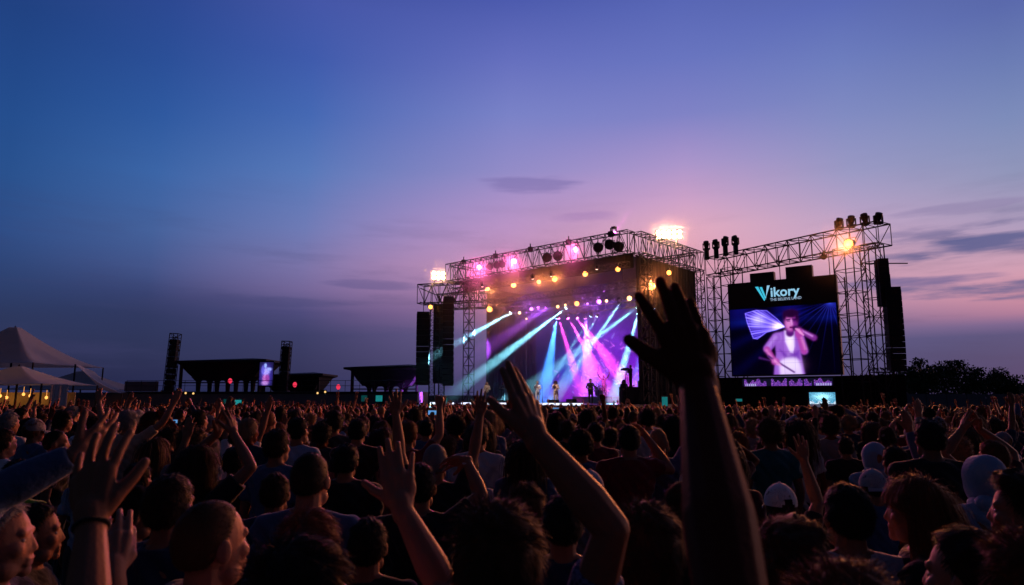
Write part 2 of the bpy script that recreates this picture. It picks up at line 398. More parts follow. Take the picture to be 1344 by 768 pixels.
# LED wall at the back: blue and violet picture, glow of lit smoke painted in
def led_wall():
    nx, nz = 240, 110; s0, s1, z0, z1 = 1.6, 17.6, DECK + .1, 10.9
    xs = np.linspace(0, 1, nx + 1); zs = np.linspace(0, 1, nz + 1)
    X, Z = np.meshgrid(xs, zs)
    rg = np.random.RandomState(3)
    def blob(cx, cz, rx, rz): return np.exp(-(((X - cx) / rx) ** 2 + ((Z - cz) / rz) ** 2))
    Rr = .006 + .26 * blob(.50, .36, .15, .24) + .34 * blob(.24, .16, .13, .22) + .28 * blob(.72, .10, .2, .12) + .10 * blob(.4, .6, .3, .3)
    G = .004 + .06 * blob(.62, .25, .2, .2) + .13 * blob(.46, .08, .12, .08) + .12 * blob(.3, .08, .08, .1) + .03 * blob(.6, .6, .3, .3)
    B = .05 + .70 * blob(.50, .34, .2, .30) + .6 * blob(.68, .14, .22, .22) + .5 * blob(.24, .18, .15, .28) + .30 * blob(.5, .6, .3, .35)
    n = np.zeros_like(X)
    for k in range(1, 7):
        f = 2 ** k; ph = rg.rand(4) * 6.3
        n += np.sin(X * f * 3.1 + ph[0] + 2 * np.sin(Z * f * 1.3 + ph[1])) * np.sin(Z * f * 2.1 + ph[2] + 1.5 * np.sin(X * f * 1.7 + ph[3])) / k
    n = np.clip(.9 + .28 * n, .35, 1.8)
    C = np.stack([Rr * n, G * n, B * n], -1)
    for k in range(150):                                   # drifting sparks and confetti lines in the picture
        cx, cz = rg.normal(.45, .14), rg.normal(.28, .15); a = rg.rand() * 3.14; L = rg.rand() * .02 + .004
        dx, dz = (X - cx), (Z - cz) * .7; t = dx * math.cos(a) + dz * math.sin(a); q = -dx * math.sin(a) + dz * math.cos(a)
        C += (np.exp(-(q / .0035) ** 2) * (np.abs(t) < L))[..., None] * .55 * np.array([[1.0, .35, .7], [.4, .5, 1.0], [1, .2, .9]][k % 3]) * .7
    vs = [S(s1 + (s0 - s1) * (1 - x), DEPTH - 1.0, z0 + (z1 - z0) * z) for z in zs for x in xs]
    vs = [S(s0 + (s1 - s0) * x, DEPTH - 1.0, z0 + (z1 - z0) * z) for z in zs for x in xs]
    return vs, nx, nz, C, (s0, s1, z0, z1)
def grid_screen(name, vs, nx, nz, C, m, parent, flip=False):
    fs = [(j * (nx + 1) + i, j * (nx + 1) + i + 1, (j + 1) * (nx + 1) + i + 1, (j + 1) * (nx + 1) + i) for j in range(nz) for i in range(nx)]
    me = bpy.data.meshes.new(name); me.from_pydata([tuple(Vector(v) - parent.location) for v in vs], [], fs)
    at = me.color_attributes.new('diode', 'FLOAT_COLOR', 'POINT')
    a = np.ones((len(vs), 4), np.float32); a[:, :3] = np.clip(C.reshape(-1, 3), 0, 4); at.data.foreach_set('color', a.ravel())
    me.update(); o = link(name, me, m, parent); return o
vs, nx, nz, C, ext = led_wall()
grid_screen('led_wall', vs, nx, nz, C, screen_mat('led_wall_picture', 1.05, True), stage)
mb = MB(); mb.box(S((ext[0] + ext[1]) / 2, DEPTH - .9, (ext[2] + ext[3]) / 2), (ext[1] - ext[0] + .2, .16, ext[3] - ext[2] + .2), SAX); part(mb, 'led_wall_back', M['black'])
# hanging cables on the dark left part
mb = MB()
for u in (657, 668, 695, 652):
    p = on_d(u, 430, 8.6); mb.tube((p.x, p.y, DECK), (p.x, p.y, 10.4), .02, None, 5)
part(mb, 'cable', M['steel'])
mb = MB()                                                   # equipment podium at the right end
pp = on_s(853, 508, .9)
mb.box(S(1.5, 1.8, DECK + .65), (1.3, 1.3, 1.3), SAX); mb.box(S(1.0, 3.3, DECK + .9), (.9, 1.2, 1.8), SAX); part(mb, 'podium', M['black'])
mb = MB()
for s, wd, h in ((14.5, .6, .4), (13.6, .6, .35), (12.0, .9, .3), (8.8, .8, .35), (6.6, .7, .35), (4.9, .6, .4), (10.4, .5, .3)):
    for k in range(1):
        mb.box(S(s, -1.2, DECK + h / 2), (wd, .5, h), SAX)
part(mb, 'monitor_wedge', M['black'])
mb = MB()
for s, d in ((11.6, 4.8), (11.0, 5.4), (10.2, 5.0)):
    pass
mb.box(S(8.2, 7.4, DECK + .3), (4.2, 2.6, .6), SAX); part(mb, 'riser', M['deck'])

# drum kit on the riser
drum = empty('drum_kit', S(8.2, 7.2, DECK + .6), 'dark drum kit with cymbals on the riser amid violet smoke', 'drum kit')
dl = drum.location
mb = MB(); mb.tube(dl + e2 * -.2 + UP * .3, dl + e2 * .25 + UP * .3, .3, None, 20); part(mb, 'bass_drum', M['black'], drum)
for a, b, h, r in ((-.45, .1, .62, .17), (.45, .1, .62, .17), (-.2, -.1, .8, .14), (.2, -.1, .8, .14)):
    mb = MB(); c = dl + e1 * a + e2 * b; mb.tube(c + UP * (h - .2), c + UP * h, r, None, 16); mb.tube(c, c + UP * (h - .2), .015, None, 5); part(mb, 'drum', M['black'], drum)
for a, b, h in ((-.75, .1, 1.2), (.75, .1, 1.25), (-.5, .4, 1.0)):
    mb = MB(); c = dl + e1 * a + e2 * b; mb.tube(c, c + UP * h, .012, None, 5); mb.ell(c + UP * h, (.22, .22, .015), None, 16, 4); part(mb, 'cymbal', M['alu'], drum)

# ------------------------------------------------------------------ left wing with loudspeaker hangs
wing = empty('speaker_wing', P(590, 520, 62).xy.to_3d(), 'lattice wing frame carrying loudspeaker columns left of the stage', 'truss frame')
A, B = P(552, 387, 62.5), P(632, 387, 60.5); B.z = A.z
mb = MB(); truss(mb, A, B, 1.3, 1.75, 8, .05); part(mb, 'wing_truss', M['steel'], wing)
A2, B2 = A + Vector((1.2, 5, 0)), B + Vector((1.5, 5, 0))
mb = MB(); truss(mb, A2, B2, 1.0, 1.5, 8, .05); part(mb, 'wing_truss', M['steel'], wing)
for q, t in ((A, A2), (A.lerp(B, .5), A2.lerp(B2, .5)), (B, B2)):
    mb = MB(); mb.tube(q + UP * .6, t + UP * .6, .05, None, 5); mb.tube(q - UP * .7, t - UP * .7, .05, None, 5); part(mb, 'cross_beam', M['steel'], wing)
for u in (568.5, 581):
    q = P(u, 400, 62.8)
    mb = MB(); truss(mb, (q.x, q.y, .1), (q.x, q.y, A.z - .9), .5, .5, 22, .035, up=Vector((1, 0, 0))); part(mb, 'mast', M['steel'], wing)
arr_lab = ['outermost loudspeaker column hanging below the left wing, curving inwards', 'middle loudspeaker column hanging between the lattice masts of the left wing', 'tallest loudspeaker column of the left wing, closest to the stage']
def line_array(label, u0, u1, v0, v1, Y, curve, n, group, name='line_array', axes=None):
    p0 = P((u0 + u1) / 2, v0, Y); p1 = P((u0 + u1) / 2, v1, Y)
    wd = (u1 - u0) / F * Y; H = p0.z - p1.z; h = H / n
    t = empty(name, (p0.x, p0.y, p0.z), label, 'loudspeakers', group)
    ang = 0; q = Vector(p0); fw = Vector((-p0.x * .3, -p0.y, 0)).normalized(); sd = fw.cross(UP).normalized()
    for k in range(n):
        ang = curve * (k / n) ** 2
        z = (UP * math.cos(ang) - fw * -math.sin(ang)).normalized() if False else (UP * math.cos(ang) + fw * math.sin(ang)).normalized()
        f2 = sd.cross(z) * -1 if sd.cross(z).dot(fw) < 0 else sd.cross(z)
        c = q - z * h / 2
        mb = MB(); mb.box(c, (wd, .75, h * .95), (sd, f2, z)); 
        mb.box(c + f2 * .385, (wd * .8, .03, h * .7), (sd, f2, z)); mb.box(c - sd * (wd / 2 + .015) , (.03, .5, h * .5), (sd, f2, z))
        part(mb, 'cabinet', M['black'], t)
        q = q - z * h
    mb = MB(); mb.box(p0 + UP * .08, (wd * .95, .8, .16), (sd, fw, UP)); mb.tube(p0 + UP * .1, p0 + UP * 1.0, .03, None, 5); part(mb, 'rigging_frame', M['steel'], t)
    return t
line_array(arr_lab[0], 547.5, 564, 412, 505, 61.5, .35, 13, 'loudspeaker columns left of the stage')
line_array(arr_lab[1], 569.5, 583, 402, 503, 63.5, .25, 13, 'loudspeaker columns left of the stage')
line_array(arr_lab[2], 582, 596, 392, 506, 60.8, .35, 15, 'loudspeaker columns left of the stage')

# ------------------------------------------------------------------ right gantry with screen
GZ = 13.0
G0, G1 = at_z(934, 340, GZ), at_z(1160, 292, GZ)
gan = empty('screen_gantry', ((G0 + G1) / 2).xy.to_3d(), 'open lattice goal-post gantry beside the stage, framing the big screen', 'gantry')
gd = (G1 - G0).normalized(); gs = gd.cross(UP).normalized()
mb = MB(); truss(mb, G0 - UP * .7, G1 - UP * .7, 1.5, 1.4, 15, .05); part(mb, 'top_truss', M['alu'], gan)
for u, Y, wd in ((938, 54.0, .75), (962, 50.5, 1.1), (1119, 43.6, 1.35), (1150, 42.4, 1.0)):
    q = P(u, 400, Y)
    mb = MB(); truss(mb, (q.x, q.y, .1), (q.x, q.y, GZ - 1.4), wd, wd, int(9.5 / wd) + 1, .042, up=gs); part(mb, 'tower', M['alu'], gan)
mb = MB(); q = P(1150, 400, 42.4); mb.tube((q.x - .5, q.y, GZ - 2.6), (q.x + 2.2, q.y, GZ - 2.6), .04); part(mb, 'outrigger', M['alu'], gan)
line_array('tall stepped black loudspeaker column right of the gantry, against the clouds', 1150, 1163, 344, 402, 42.0, 0.0, 8, 'loudspeaker columns on the gantry right edge', 'line_array')
line_array('wider lower loudspeaker column right of the gantry, above the trees', 1160, 1179, 381, 487, 41.6, .12, 14, 'loudspeaker columns on the gantry right edge', 'line_array')

# video screen
SL, SR = P(955, 380, 48), P(1098.5, 380, 44)
sdir = (SR - SL); sdir.z = 0; SW = sdir.length; sdir.normalize(); sfw = UP.cross(sdir) * -1
if sfw.y > 0: sfw = -sfw
VAX = (sdir, -sfw, UP)
vbase = Vector((SL.x, SL.y, 0))
scr = empty('video_screen', vbase, 'giant video screen showing a purple lit singer under a black logo board', 'video screen')
def V(x, o, z): return vbase + sdir * x + sfw * o + UP * z
def zon(u, v):   # (x, z) on the screen plane
    r = ray(u, v); o = Vector((0, 0, CAM_Z)); t = (vbase - o).dot(sfw) / r.dot(sfw); p = o + r * t
    return (p - vbase).dot(sdir), p.z
x0, zt0 = zon(955, 373); x1, zt1 = zon(1097, 360); _, zb = zon(1030, 493); _, zh = zon(1028, 402)
ZT = (zt0 + zt1) / 2; x0 = 0
mb = MB(); mb.box(V(SW / 2, -.26, (zb + ZT) / 2), (SW, .5, ZT - zb), VAX); part(mb, 'cabinet', M['black'], scr)
mb = MB(); xa, za = zon(984, 366); xb, zb_ = zon(1015, 356); mb.box(V((xa + xb) / 2, -.3, ZT + .3), (xb - xa, .5, .6), VAX); part(mb, 'top_box', M['black'], scr)
mb = MB(); xa, za = zon(1031, 360); xb, zb_ = zon(1065, 348); mb.box(V((xa + xb) / 2, -.3, ZT + .4), (xb - xa, .5, .8), VAX); part(mb, 'top_box', M['black'], scr)
mb = MB()
for z in np.linspace(zb + .5, ZT - .5, 8): mb.tube(V(SW + .05, -.3, z), V(SW + .45, -.3, z), .03, None, 4)
mb.tube(V(SW + .45, -.3, zb - .5), V(SW + .45, -.3, ZT - .2), .05, None, 6); part(mb, 'side_ladder', M['steel'], scr)
mb = MB()
for x in (.4, SW * .5, SW - .4): mb.tube(V(x, -.3, ZT), V(x, -.3, GZ - 1.3), .03, None, 5)
part(mb, 'hanger', M['steel'], scr)
# the picture, in diodes
def screen_picture():
    nx, nz = 230, 138
    X, Z = np.meshgrid(np.linspace(0, 1, nx + 1), np.linspace(0, 1, nz + 1)); asp = 1.54
    x = X * asp; y = Z
    C = np.zeros(X.shape + (3,)); C[...] = (.0015, .002, .010)
    def put(mask, c):
        nonlocal C
        m = np.clip(mask, 0, 1)[..., None]; c = np.asarray(c, float)
        C = C * (1 - m) + c * m
    def soft(d, w=.006): return 1 / (1 + np.exp(np.clip(d / w, -40, 40)))
    def seg(ax, ay, bx, by, r0, r1=None):
        r1 = r0 if r1 is None else r1
        dx, dy = bx - ax, by - ay; t = np.clip(((x - ax) * dx + (y - ay) * dy) / (dx * dx + dy * dy), 0, 1)
        return np.hypot(x - ax - t * dx, y - ay - t * dy) - (r0 + (r1 - r0) * t)
    def elp(cx, cy, rx, ry): return (np.hypot((x - cx) / rx, (y - cy) / ry) - 1) * min(rx, ry)
    def poly(pts):
        d = np.full(X.shape, 1e9); ins = np.zeros(X.shape, bool)
        for (ax, ay), (bx, by) in zip(pts, pts[1:] + pts[:1]):
            d = np.minimum(d, seg(ax, ay, bx, by, 0))
            c = ((ay > y) != (by > y)); xi = ax + (y - ay) / (by - ay + 1e-9) * (bx - ax); ins ^= c & (x < xi)
        return np.where(ins, -d, d)
    # blue light rays and the pale fan behind the singer's shoulder
    th = np.arctan2(y - 1.0, x - 1.35)
    for a, w_, s in ((-2.75, .05, .5), (-2.95, .04, .4), (-2.5, .05, .35), (-.35, .06, .3), (-.2, .04, .3)):
        C += (np.exp(-((th - a) / w_) ** 2) * s * np.exp(-np.hypot(x - 1.2, y - 1.0)))[..., None] * np.array((.010, .03, .24))
    C += (np.exp(-((y - .80) / .07) ** 2) * (.6 + .4 * np.sin(x * 5)))[..., None] * np.array((.003, .02, .11)); C += (np.exp(-((y - .97) / .16) ** 2) * (.5 + .5 * np.sin(x * 9)))[..., None] * np.array((.008, .015, .14))
    for k in range(12):
        a = -.25 - k * .22; q = np.abs(-(x - 1.45) * math.sin(a) + (y - 1.02) * math.cos(a))
        C += (np.exp(-(q / .006) ** 2) * np.exp(-np.hypot(x - 1.45, y - 1.02) * 3.2))[..., None] * np.array((.03, .07, .30))
    d = poly([(.24, .93), (.40, .965), (.56, .95), (.70, .82), (.80, .70), (.68, .66), (.54, .63), (.40, .535), (.34, .55), (.26, .80)])
    f_ = soft(d, .006)
    put(f_, (.06, .05, .42))
    for k in range(14):
        ang = 2.45 + .075 * k; q = np.abs(-(x - .82) * math.sin(ang) + (y - .68) * math.cos(ang))
        C += (np.exp(-(q / .010) ** 2) * f_ * (.35 + .45 * ((k * 7) % 3)))[..., None] * np.array((.30, .28, .85))
    C += (np.exp(-(np.hypot((x - .42) / .10, (y - .82) / .09)) ** 2) * f_)[..., None] * np.array((.45, .45, .8))
    C += (np.exp(-(np.hypot((x - .72) / .10, (y - .70) / .06)) ** 2) * f_)[..., None] * np.array((.7, .55, .9))
    C += (np.exp(-(d / .006) ** 2))[..., None] * np.array((.25, .25, .85))
    skin = (.46, .12, .42); lit = (.80, .42, .70); dk = (.11, .015, .20); jack = (.36, .20, .62); jl = (.58, .42, .85); tee = (.78, .68, .98); tl_ = (.95, .90, 1.0)
    put(soft(seg(.42, .25, .56, .21, .014, .008)), (.10, .05, .18))
    put(soft(poly([(.61, -.02), (.63, .12), (.66, .30), (.655, .44), (.64, .53), (.68, .605), (.80, .635), (.96, .63), (1.01, .58), (1.02, .45), (1.01, .3), (1.03, .12), (1.05, -.02)])), jack)
    put(soft(poly([(.80, .635), (.94, .63), (.93, .40), (.90, .30), (.86, .32), (.80, .48)])), tee); put(soft(elp(.865, .52, .035, .10), .015) * .8, tl_)
    put(soft(poly([(.70, -.02), (.70, .18), (.84, .28), (.95, .25), (1.0, .10), (1.02, -.02)]), .01) * .9, tee); put(soft(elp(.86, .14, .11, .09), .03) * .6, tl_)
    put(soft(poly([(.72, .36), (.82, .28), (.98, .33), (.99, .22), (.90, .24), (.78, .24)]), .012) * .75, (.16, .05, .42))
    put(soft(elp(.70, .54, .04, .05), .015) * .7, jl)
    put(soft(seg(.675, .54, .54, .385, .066, .056)), jack); put(soft(seg(.665, .55, .56, .42, .024, .02), .012) * .7, jl)
    put(soft(seg(.535, .375, .61, .24, .042, .034)), skin); put(soft(seg(.525, .36, .60, .25, .014, .012), .01) * .7, lit)
    put(soft(seg(.55, .27, .90, .03, .014, .011), .004), (.12, .06, .22)); put(soft(elp(.645, .19, .055, .05)), skin); put(soft(elp(.635, .20, .03, .03), .01) * .7, lit)
    for k in range(4): put(soft(seg(.64 + .02 * k, .20 - .012 * k, .665 + .02 * k, .145 - .008 * k, .009), .003) * .6, lit)
    put(soft(seg(1.0, .55, 1.055, .335, .060, .052)), jack); put(soft(seg(1.055, .33, 1.0, .56, .046, .038)), skin); put(soft(seg(1.075, .36, 1.02, .56, .015, .012), .01) * .7, lit)
    put(soft(seg(.875, .60, .885, .69, .058)), dk)
    put(soft(elp(.90, .77, .092, .145)), skin); put(soft(elp(.872, .745, .05, .09), .012) * .8, lit); put(soft(elp(.955, .76, .034, .10), .012) * .65, dk)
    put(soft(elp(.90, .885, .108, .062)), (.035, .008, .05)); put(soft(elp(.985, .82, .022, .07)), (.035, .008, .05)); put(soft(elp(.812, .85, .02, .06)), (.035, .008, .05))
    put(soft(seg(.84, .795, .885, .800, .009), .003), (.04, .005, .07)); put(soft(seg(.925, .80, .965, .795, .009), .003), (.04, .005, .07))
    put(soft(seg(.85, .775, .88, .775, .008), .003) * .8, (.06, .01, .12)); put(soft(seg(.93, .775, .955, .775, .008), .003) * .8, (.06, .01, .12))
    put(soft(seg(.905, .78, .912, .725, .009), .005) * .7, (.85, .5, .85)); put(soft(seg(.885, .682, .935, .680, .012), .003), (.18, .01, .14))
    put(soft(seg(.99, .645, 1.20, .515, .030, .042)), (.26, .08, .32)); put(soft(seg(1.0, .65, 1.18, .54, .010, .012), .005) * .8, (.7, .4, .8)); put(soft(seg(.955, .665, 1.0, .64, .040)), (.08, .03, .12))
    put(soft(elp(1.0, .595, .055, .07)), skin)
    for k in range(4): put(soft(seg(.962 + .018 * k, .655 - .020 * k, 1.005 + .018 * k, .640 - .026 * k, .012), .003) * .85, lit)
    seam = np.where((np.arange(nx + 1) % 23 == 0)[None, :] | (np.arange(nz + 1) % 23 == 0)[:, None], .82, 1.0) * (1 + .05 * np.sin(np.arange(nx + 1) // 23 * 2.1)[None, :] * np.sin(np.arange(nz + 1) // 23 * 1.7 + 1)[:, None])
    return nx, nz, np.clip(C * seam[..., None], 0, 2) ** np.array((1.25, 1.5, 1.2))
nx, nz, C = screen_picture()
PZ0, PZ1 = zb + .08, zh
vs = [V(.06 + (SW - .12) * i / nx, .006, PZ0 + (PZ1 - PZ0) * j / nz) for j in range(nz + 1) for i in range(nx + 1)]
grid_screen('picture', vs, nx, nz, C, screen_mat('screen_picture', 1.15), scr)
# logo board: emblem, word and tag line
def lettering(txt, x, z, h, m, name, parent, V=V, VAX=VAX, off=.006, shear=0.0, ext=.004, wscale=1.0, bold=0.0):
    cu = bpy.data.curves.new('t', 'FONT'); cu.body = txt; cu.size = h; cu.extrude = ext; cu.shear = shear; cu.offset = bold; cu.resolution_u = 3
    o = bpy.data.objects.new('t', cu); col.objects.link(o); bpy.context.view_layer.update()
    me = bpy.data.meshes.new_from_object(o.evaluated_get(bpy.context.evaluated_depsgraph_get()))
    bpy.data.objects.remove(o); a = MB(); a_ = Matrix((VAX[0], UP, -VAX[1])).transposed().to_4x4()
    me.transform(Matrix.Diagonal((wscale, 1, 1, 1))); me.transform(a_); me.transform(Matrix.Translation(V(x, off, z) - parent.location)); me.name = name; me.materials.clear()
    return link(name, me, m, parent)
logo_m = emat('logo_light', (.30, .62, .85), .95); logo_c = emat('logo_cyan', (.05, .55, .75), 1.0); logo_p = emat('logo_pale', (.45, .62, .85), .6)
xa, za = zon(992, 392); xb, zc = zon(1048, 376)
x_e, z_e = zon(1005, 374.5); x_b, z_b = zon(1005, 396)
mb = MB()
def prism(mb, pts, o0, o1):
    n = len(pts); vs = [V(x, o0, z) for x, z in pts] + [V(x, o1, z) for x, z in pts]
    mb.add(vs, [tuple(range(n)), tuple(range(2 * n - 1, n - 1, -1))] + [(i, (i + 1) % n + 0, (i + 1) % n + n, i + n) for i in range(n)])
zt_, zm_ = zon(1000, 376)[1], zon(1000, 394)[1]
prism(mb, [(xa, zt_), (xa + .20, zt_), (xa + .62, zm_), (xa + .56, zm_ - .06)], .004, .03)
prism(mb, [(xa + .30, zt_ - .05), (xa + .46, zt_ - .05), (xa + .68, zm_ + .18), (xa + .62, zm_ + .05)], .004, .03)
part(mb, 'emblem', logo_c, scr)
mb = MB(); prism(mb, [(xa + .66, zm_ + .02), (xa + .72, zm_ + .28), (xa + .98, zt_ + .02), (xa + .8, zt_ + .02)], .004, .03); part(mb, 'emblem', logo_m, scr)
lettering('ikory', xa + .98, zon(1020, 389)[1], .92, logo_m, 'lettering', scr, bold=.018, wscale=.98)
lettering('THE BELIEVE LAND', xa + .95, zon(1020, 394.6)[1], .26, logo_p, 'lettering', scr, wscale=.92, bold=.004)
# banner strip and black skirt under the picture
def strip_picture():
    nx, nz = 200, 20; X, Z = np.meshgrid(np.linspace(0, 1, nx + 1), np.linspace(0, 1, nz + 1)); rg = np.random.RandomState(5)
    n = rg.rand(nz + 1, nx + 1); C = np.zeros(X.shape + (3,)); C[...] = (.006, .006, .02)
    for a, b in ((.02, .28), (.33, .51), (.53, .68), (.7, .78), (.8, .99)):
        m = (X > a) & (X < b) & (Z < .55 + .4 * np.sin(X * 60) * np.sin(X * 23) + .2 * n)
        C[m] = (np.array((.16, .05, .55))[None] * (.25 + 1.6 * n[m][:, None] ** 2)); m2 = m & (n > .75); C[m2] = (.45, .12, .7)
    m = (Z < .34) & (((X > .03) & (X < .17)) | ((X > .82) & (X < .99))) & (np.sin(X * 260) > -.35); C[m] = (.45, .42, .8)
    return nx, nz, C
xs0, zs0 = zon(975, 507); xs1, zs1 = zon(1093, 496)
strip = empty('led_banner', V(xs0, 0, 0), 'narrow purple crowd banner display under the giant screen', 'led banner')
nx, nz, C = strip_picture()
grid_screen('picture', [V(xs0 + (xs1 - xs0) * i / nx, .05, zs0 + (zs1 - zs0) * j / nz) for j in range(nz + 1) for i in range(nx + 1)], nx, nz, C, screen_mat('banner_picture', .9), strip)
mb = MB(); mb.box(V((xs0 + xs1) / 2, -.1, (zs0 + zs1) / 2), (xs1 - xs0 + .15, .28, zs1 - zs0 + .15), VAX); part(mb, 'casing', M['black'], strip)
base = empty('screen_scaffold', V(SW / 2, -.8, 0), 'black cloth covered scaffold under the giant screen', 'scaffold')
mb = MB(); folds(mb, V(-2.6, -.5, 0), V(SW + 3.4, -.5, 0), .02, zb - .06, 120, .04); part(mb, 'cloth', M['drape'], base, True)
mb = MB()
for x in np.linspace(-2.4, SW + 3.2, 7):
    mb.tube(V(x, -.75, 0), V(x, -.75, zb - .1), .05)
mb.tube(V(-2.4, -.75, zb - .4), V(SW + 3.2, -.75, zb - .4), .04); mb.tube(V(-2.4, -.75, 1.2), V(SW + 3.2, -.75, 1.2), .04); part(mb, 'scaffold_frame', M['steel'], base)
# small stand-alone monitor in front
def small_monitor(name, label, u0, u1, v0, v1, Y, pic, strength=1.2, post=True):
    a, b = P(u0, v1, Y), P(u1, v0, Y); wd, h = b.x - a.x, b.z - a.z
    t = empty(name, (a.x + wd / 2, Y, 0), label, 'monitor')
    nx, nz, C = pic
    grid_screen('picture', [(a.x + wd * i / nx, Y - .002, a.z + h * j / nz) for j in range(nz + 1) for i in range(nx + 1)], nx, nz, C, screen_mat(name + '_picture', strength), t)
    mb = MB(); mb.box((a.x + wd / 2, Y + .06, a.z + h / 2), (wd * 1.1, .11, h * 1.12)); part(mb, 'casing', M['black'], t)
    if post:
        mb = MB(); mb.tube((b.x + wd * .05, Y + .16, 0), (b.x + wd * .05, Y + .16, b.z), .05); mb.tube((a.x + wd * .2, Y + .16, 0), (a.x + wd * .2, Y + .16, b.z), .05); mb.box((a.x + wd * .6, Y + .16, .03), (wd, .8, .06)); part(mb, 'stand', M['black'], t)
    return t
def mon_pic(kind, seed):
    rg = np.random.RandomState(seed); nx, nz = 60, 40; X, Z = np.meshgrid(np.linspace(0, 1, nx + 1), np.linspace(0, 1, nz + 1)); n = rg.rand(nz + 1, nx + 1)
    C = np.zeros(X.shape + (3,))
    if kind == 'stage':
        C[...] = np.array((.05, .22, .36)); C += (np.exp(-((X - .5) / .3) ** 2 - ((Z - .7) / .22) ** 2))[..., None] * np.array((.3, .6, .6)); C *= (.4 + 1.3 * n[..., None])
        C[(Z < .22)] = np.array((.05, .05, .08)); m = (Z < .35 + .1 * np.sin(X * 20)) & (Z > .2) & (n > .5); C[m] = (.6, .7, .8)
        m = (np.hypot((X - .5) * 1.5, Z - .08) < .14); C[m] = (.01, .01, .012)
    elif kind == 'teal': C[...] = np.array((.02, .38, .40)); C *= (.3 + 1.2 * n[..., None])
    elif kind == 'figure':
        C[...] = (.01, .008, .05)
        def e(cx, cz, rx, rz, c, s=1.0):
            nonlocal C; m = (np.exp(-(((X - cx) / rx) ** 2 + ((Z - cz) / rz) ** 2) ** 2) * s)[..., None]; C = C * (1 - m) + np.array(c) * m
        e(.5, .45, .45, .5, (.05, .03, .35), .8); e(.45, .3, .2, .25, (.42, .12, .45)); e(.5, .6, .26, .16, (.35, .3, .9)); e(.42, .85, .1, .1, (.3, .4, .95)); e(.7, .7, .2, .07, (.3, .35, .9)); e(.25, .65, .12, .2, (.12, .1, .6)); e(.6, .3, .16, .18, (.25, .04, .3)); e(.45, .1, .25, .08, (.4, .2, .6))
        C *= (.6 + .8 * n[..., None])
    return nx, nz, C
small_monitor('side_monitor', 'small bright bluish monitor on a stand below the giant screen', 1063, 1096, 515, 534.5, 41.0, mon_pic('stage', 1), 1.5)
small_monitor('cue_monitor', 'small teal cue monitor standing at the left end of the stage front', 580.5, 587, 522, 535, 52, mon_pic('teal', 2), .6)
small_monitor('cue_monitor', 'small teal cue monitor at the right corner of the stage front', 869, 876, 521, 533, 47, mon_pic('teal', 3), .4)
small_monitor('cue_monitor', 'dim blue cue monitor low down left of the giant screen', 966, 974, 523.5, 527, 44, mon_pic('teal', 4), .4)
# ================================================================== lamps (each hangs from or stands on a truss: a thing of its own)
lens_m = {'white': emat('lens_white', (1, .8, .7), 4)}
lens_m.update({k: emat('lens_' + k, c, s) for k, c, s in (('amber', (1, .34, .06), 4.5), ('flood', (1, .70, .34), 12), ('warm', (1, .55, .20), 3.6), ('pink', (1, .16, .42), 6.5), ('violet', (.62, .16, 1), 4.5), ('cyan', (.5, .9, 1), 16), ('magenta', (1, .15, .8), 10), ('blue', (.15, .4, 1), 8))})
LC = {'white': (1, .74, .66), 'amber': (1, .26, .07), 'warm': (1, .45, .18), 'pink': (1, .10, .36), 'violet': (.5, .1, 1), 'cyan': (.25, .78, 1), 'magenta': (1, .06, .75), 'blue': (.05, .28, 1)}
def light(name, kind, loc, energy, color, **k):
    d = bpy.data.lights.new(name, kind); d.energy = energy; d.color = color
    for a, b in k.items(): setattr(d, a, b)
    o = bpy.data.objects.new(name, d); col.objects.link(o); o.location = loc; return o
def frame(fw):
    fw = Vector(fw).normalized(); s = fw.cross(UP)
    s = s.normalized() if s.length > 1e-3 else Vector((1, 0, 0)); return s, fw, s.cross(fw).normalized()
def par_lamp(p, c, label, group, r=.2, power=0, toward=None, hang=.35, name='stage_lamp', spot=None, cone=96):
    """round can lamp in a yoke under its clamp"""
    toward = Vector(toward) if toward is not None else Vector((0, 0, 2.0))
    fw = (toward - p).normalized(); s, f, u = frame(fw)
    t = empty(name, p + UP * hang, label, 'stage lamp', group)
    mb = MB(); mb.tube(p - f * r * 1.7, p - f * .02, r * .75, r, 14); mb.tube(p - f * .02, p + f * .05, r * 1.12, r * 1.12, 14); mb.tube(p - f * r * 2.1, p - f * r * 1.7, r * .45, r * .75, 10); hs = part(mb, 'housing', M['black'], t)
    mb = MB()
    for sg in (-1, 1): mb.tube(p + s * sg * r * 1.2 - f * r * .6, p + s * sg * r * 1.2 + UP * hang * .7 - f * r * .6, .025, None, 5)
    mb.tube(p - s * r * 1.2 + UP * hang * .7 - f * r * .6, p + s * r * 1.2 + UP * hang * .7 - f * r * .6, .025, None, 5); mb.tube(p + UP * hang * .7 - f * r * .6, p + UP * hang - f * r * .6, .05, None, 6)
    part(mb, 'yoke', M['black'], t)
    if c:
        mb = MB(); mb.ell(p + f * .05, (r * .95, r * .95, .05), (s, u, f), 14, 6); part(mb, 'lens', lens_m[c], hs, True)
        if power:
            l = light('lamp_light', 'SPOT', p + f * .16 - t.location, power, LC[c], spot_size=R(cone), spot_blend=1.0, shadow_soft_size=r * .5) if spot is None else light('lamp_light', 'SPOT', p + f * .12 - t.location, power, LC[c], spot_size=R(spot), spot_blend=.45, shadow_soft_size=.05)
            l.parent = t; l.rotation_euler = f.to_track_quat('-Z', 'Y').to_euler()
    return t
ordn = ['first', 'second', 'third', 'fourth', 'fifth', 'sixth', 'seventh', 'eighth', 'ninth', 'tenth', 'eleventh', 'twelfth', 'thirteenth']
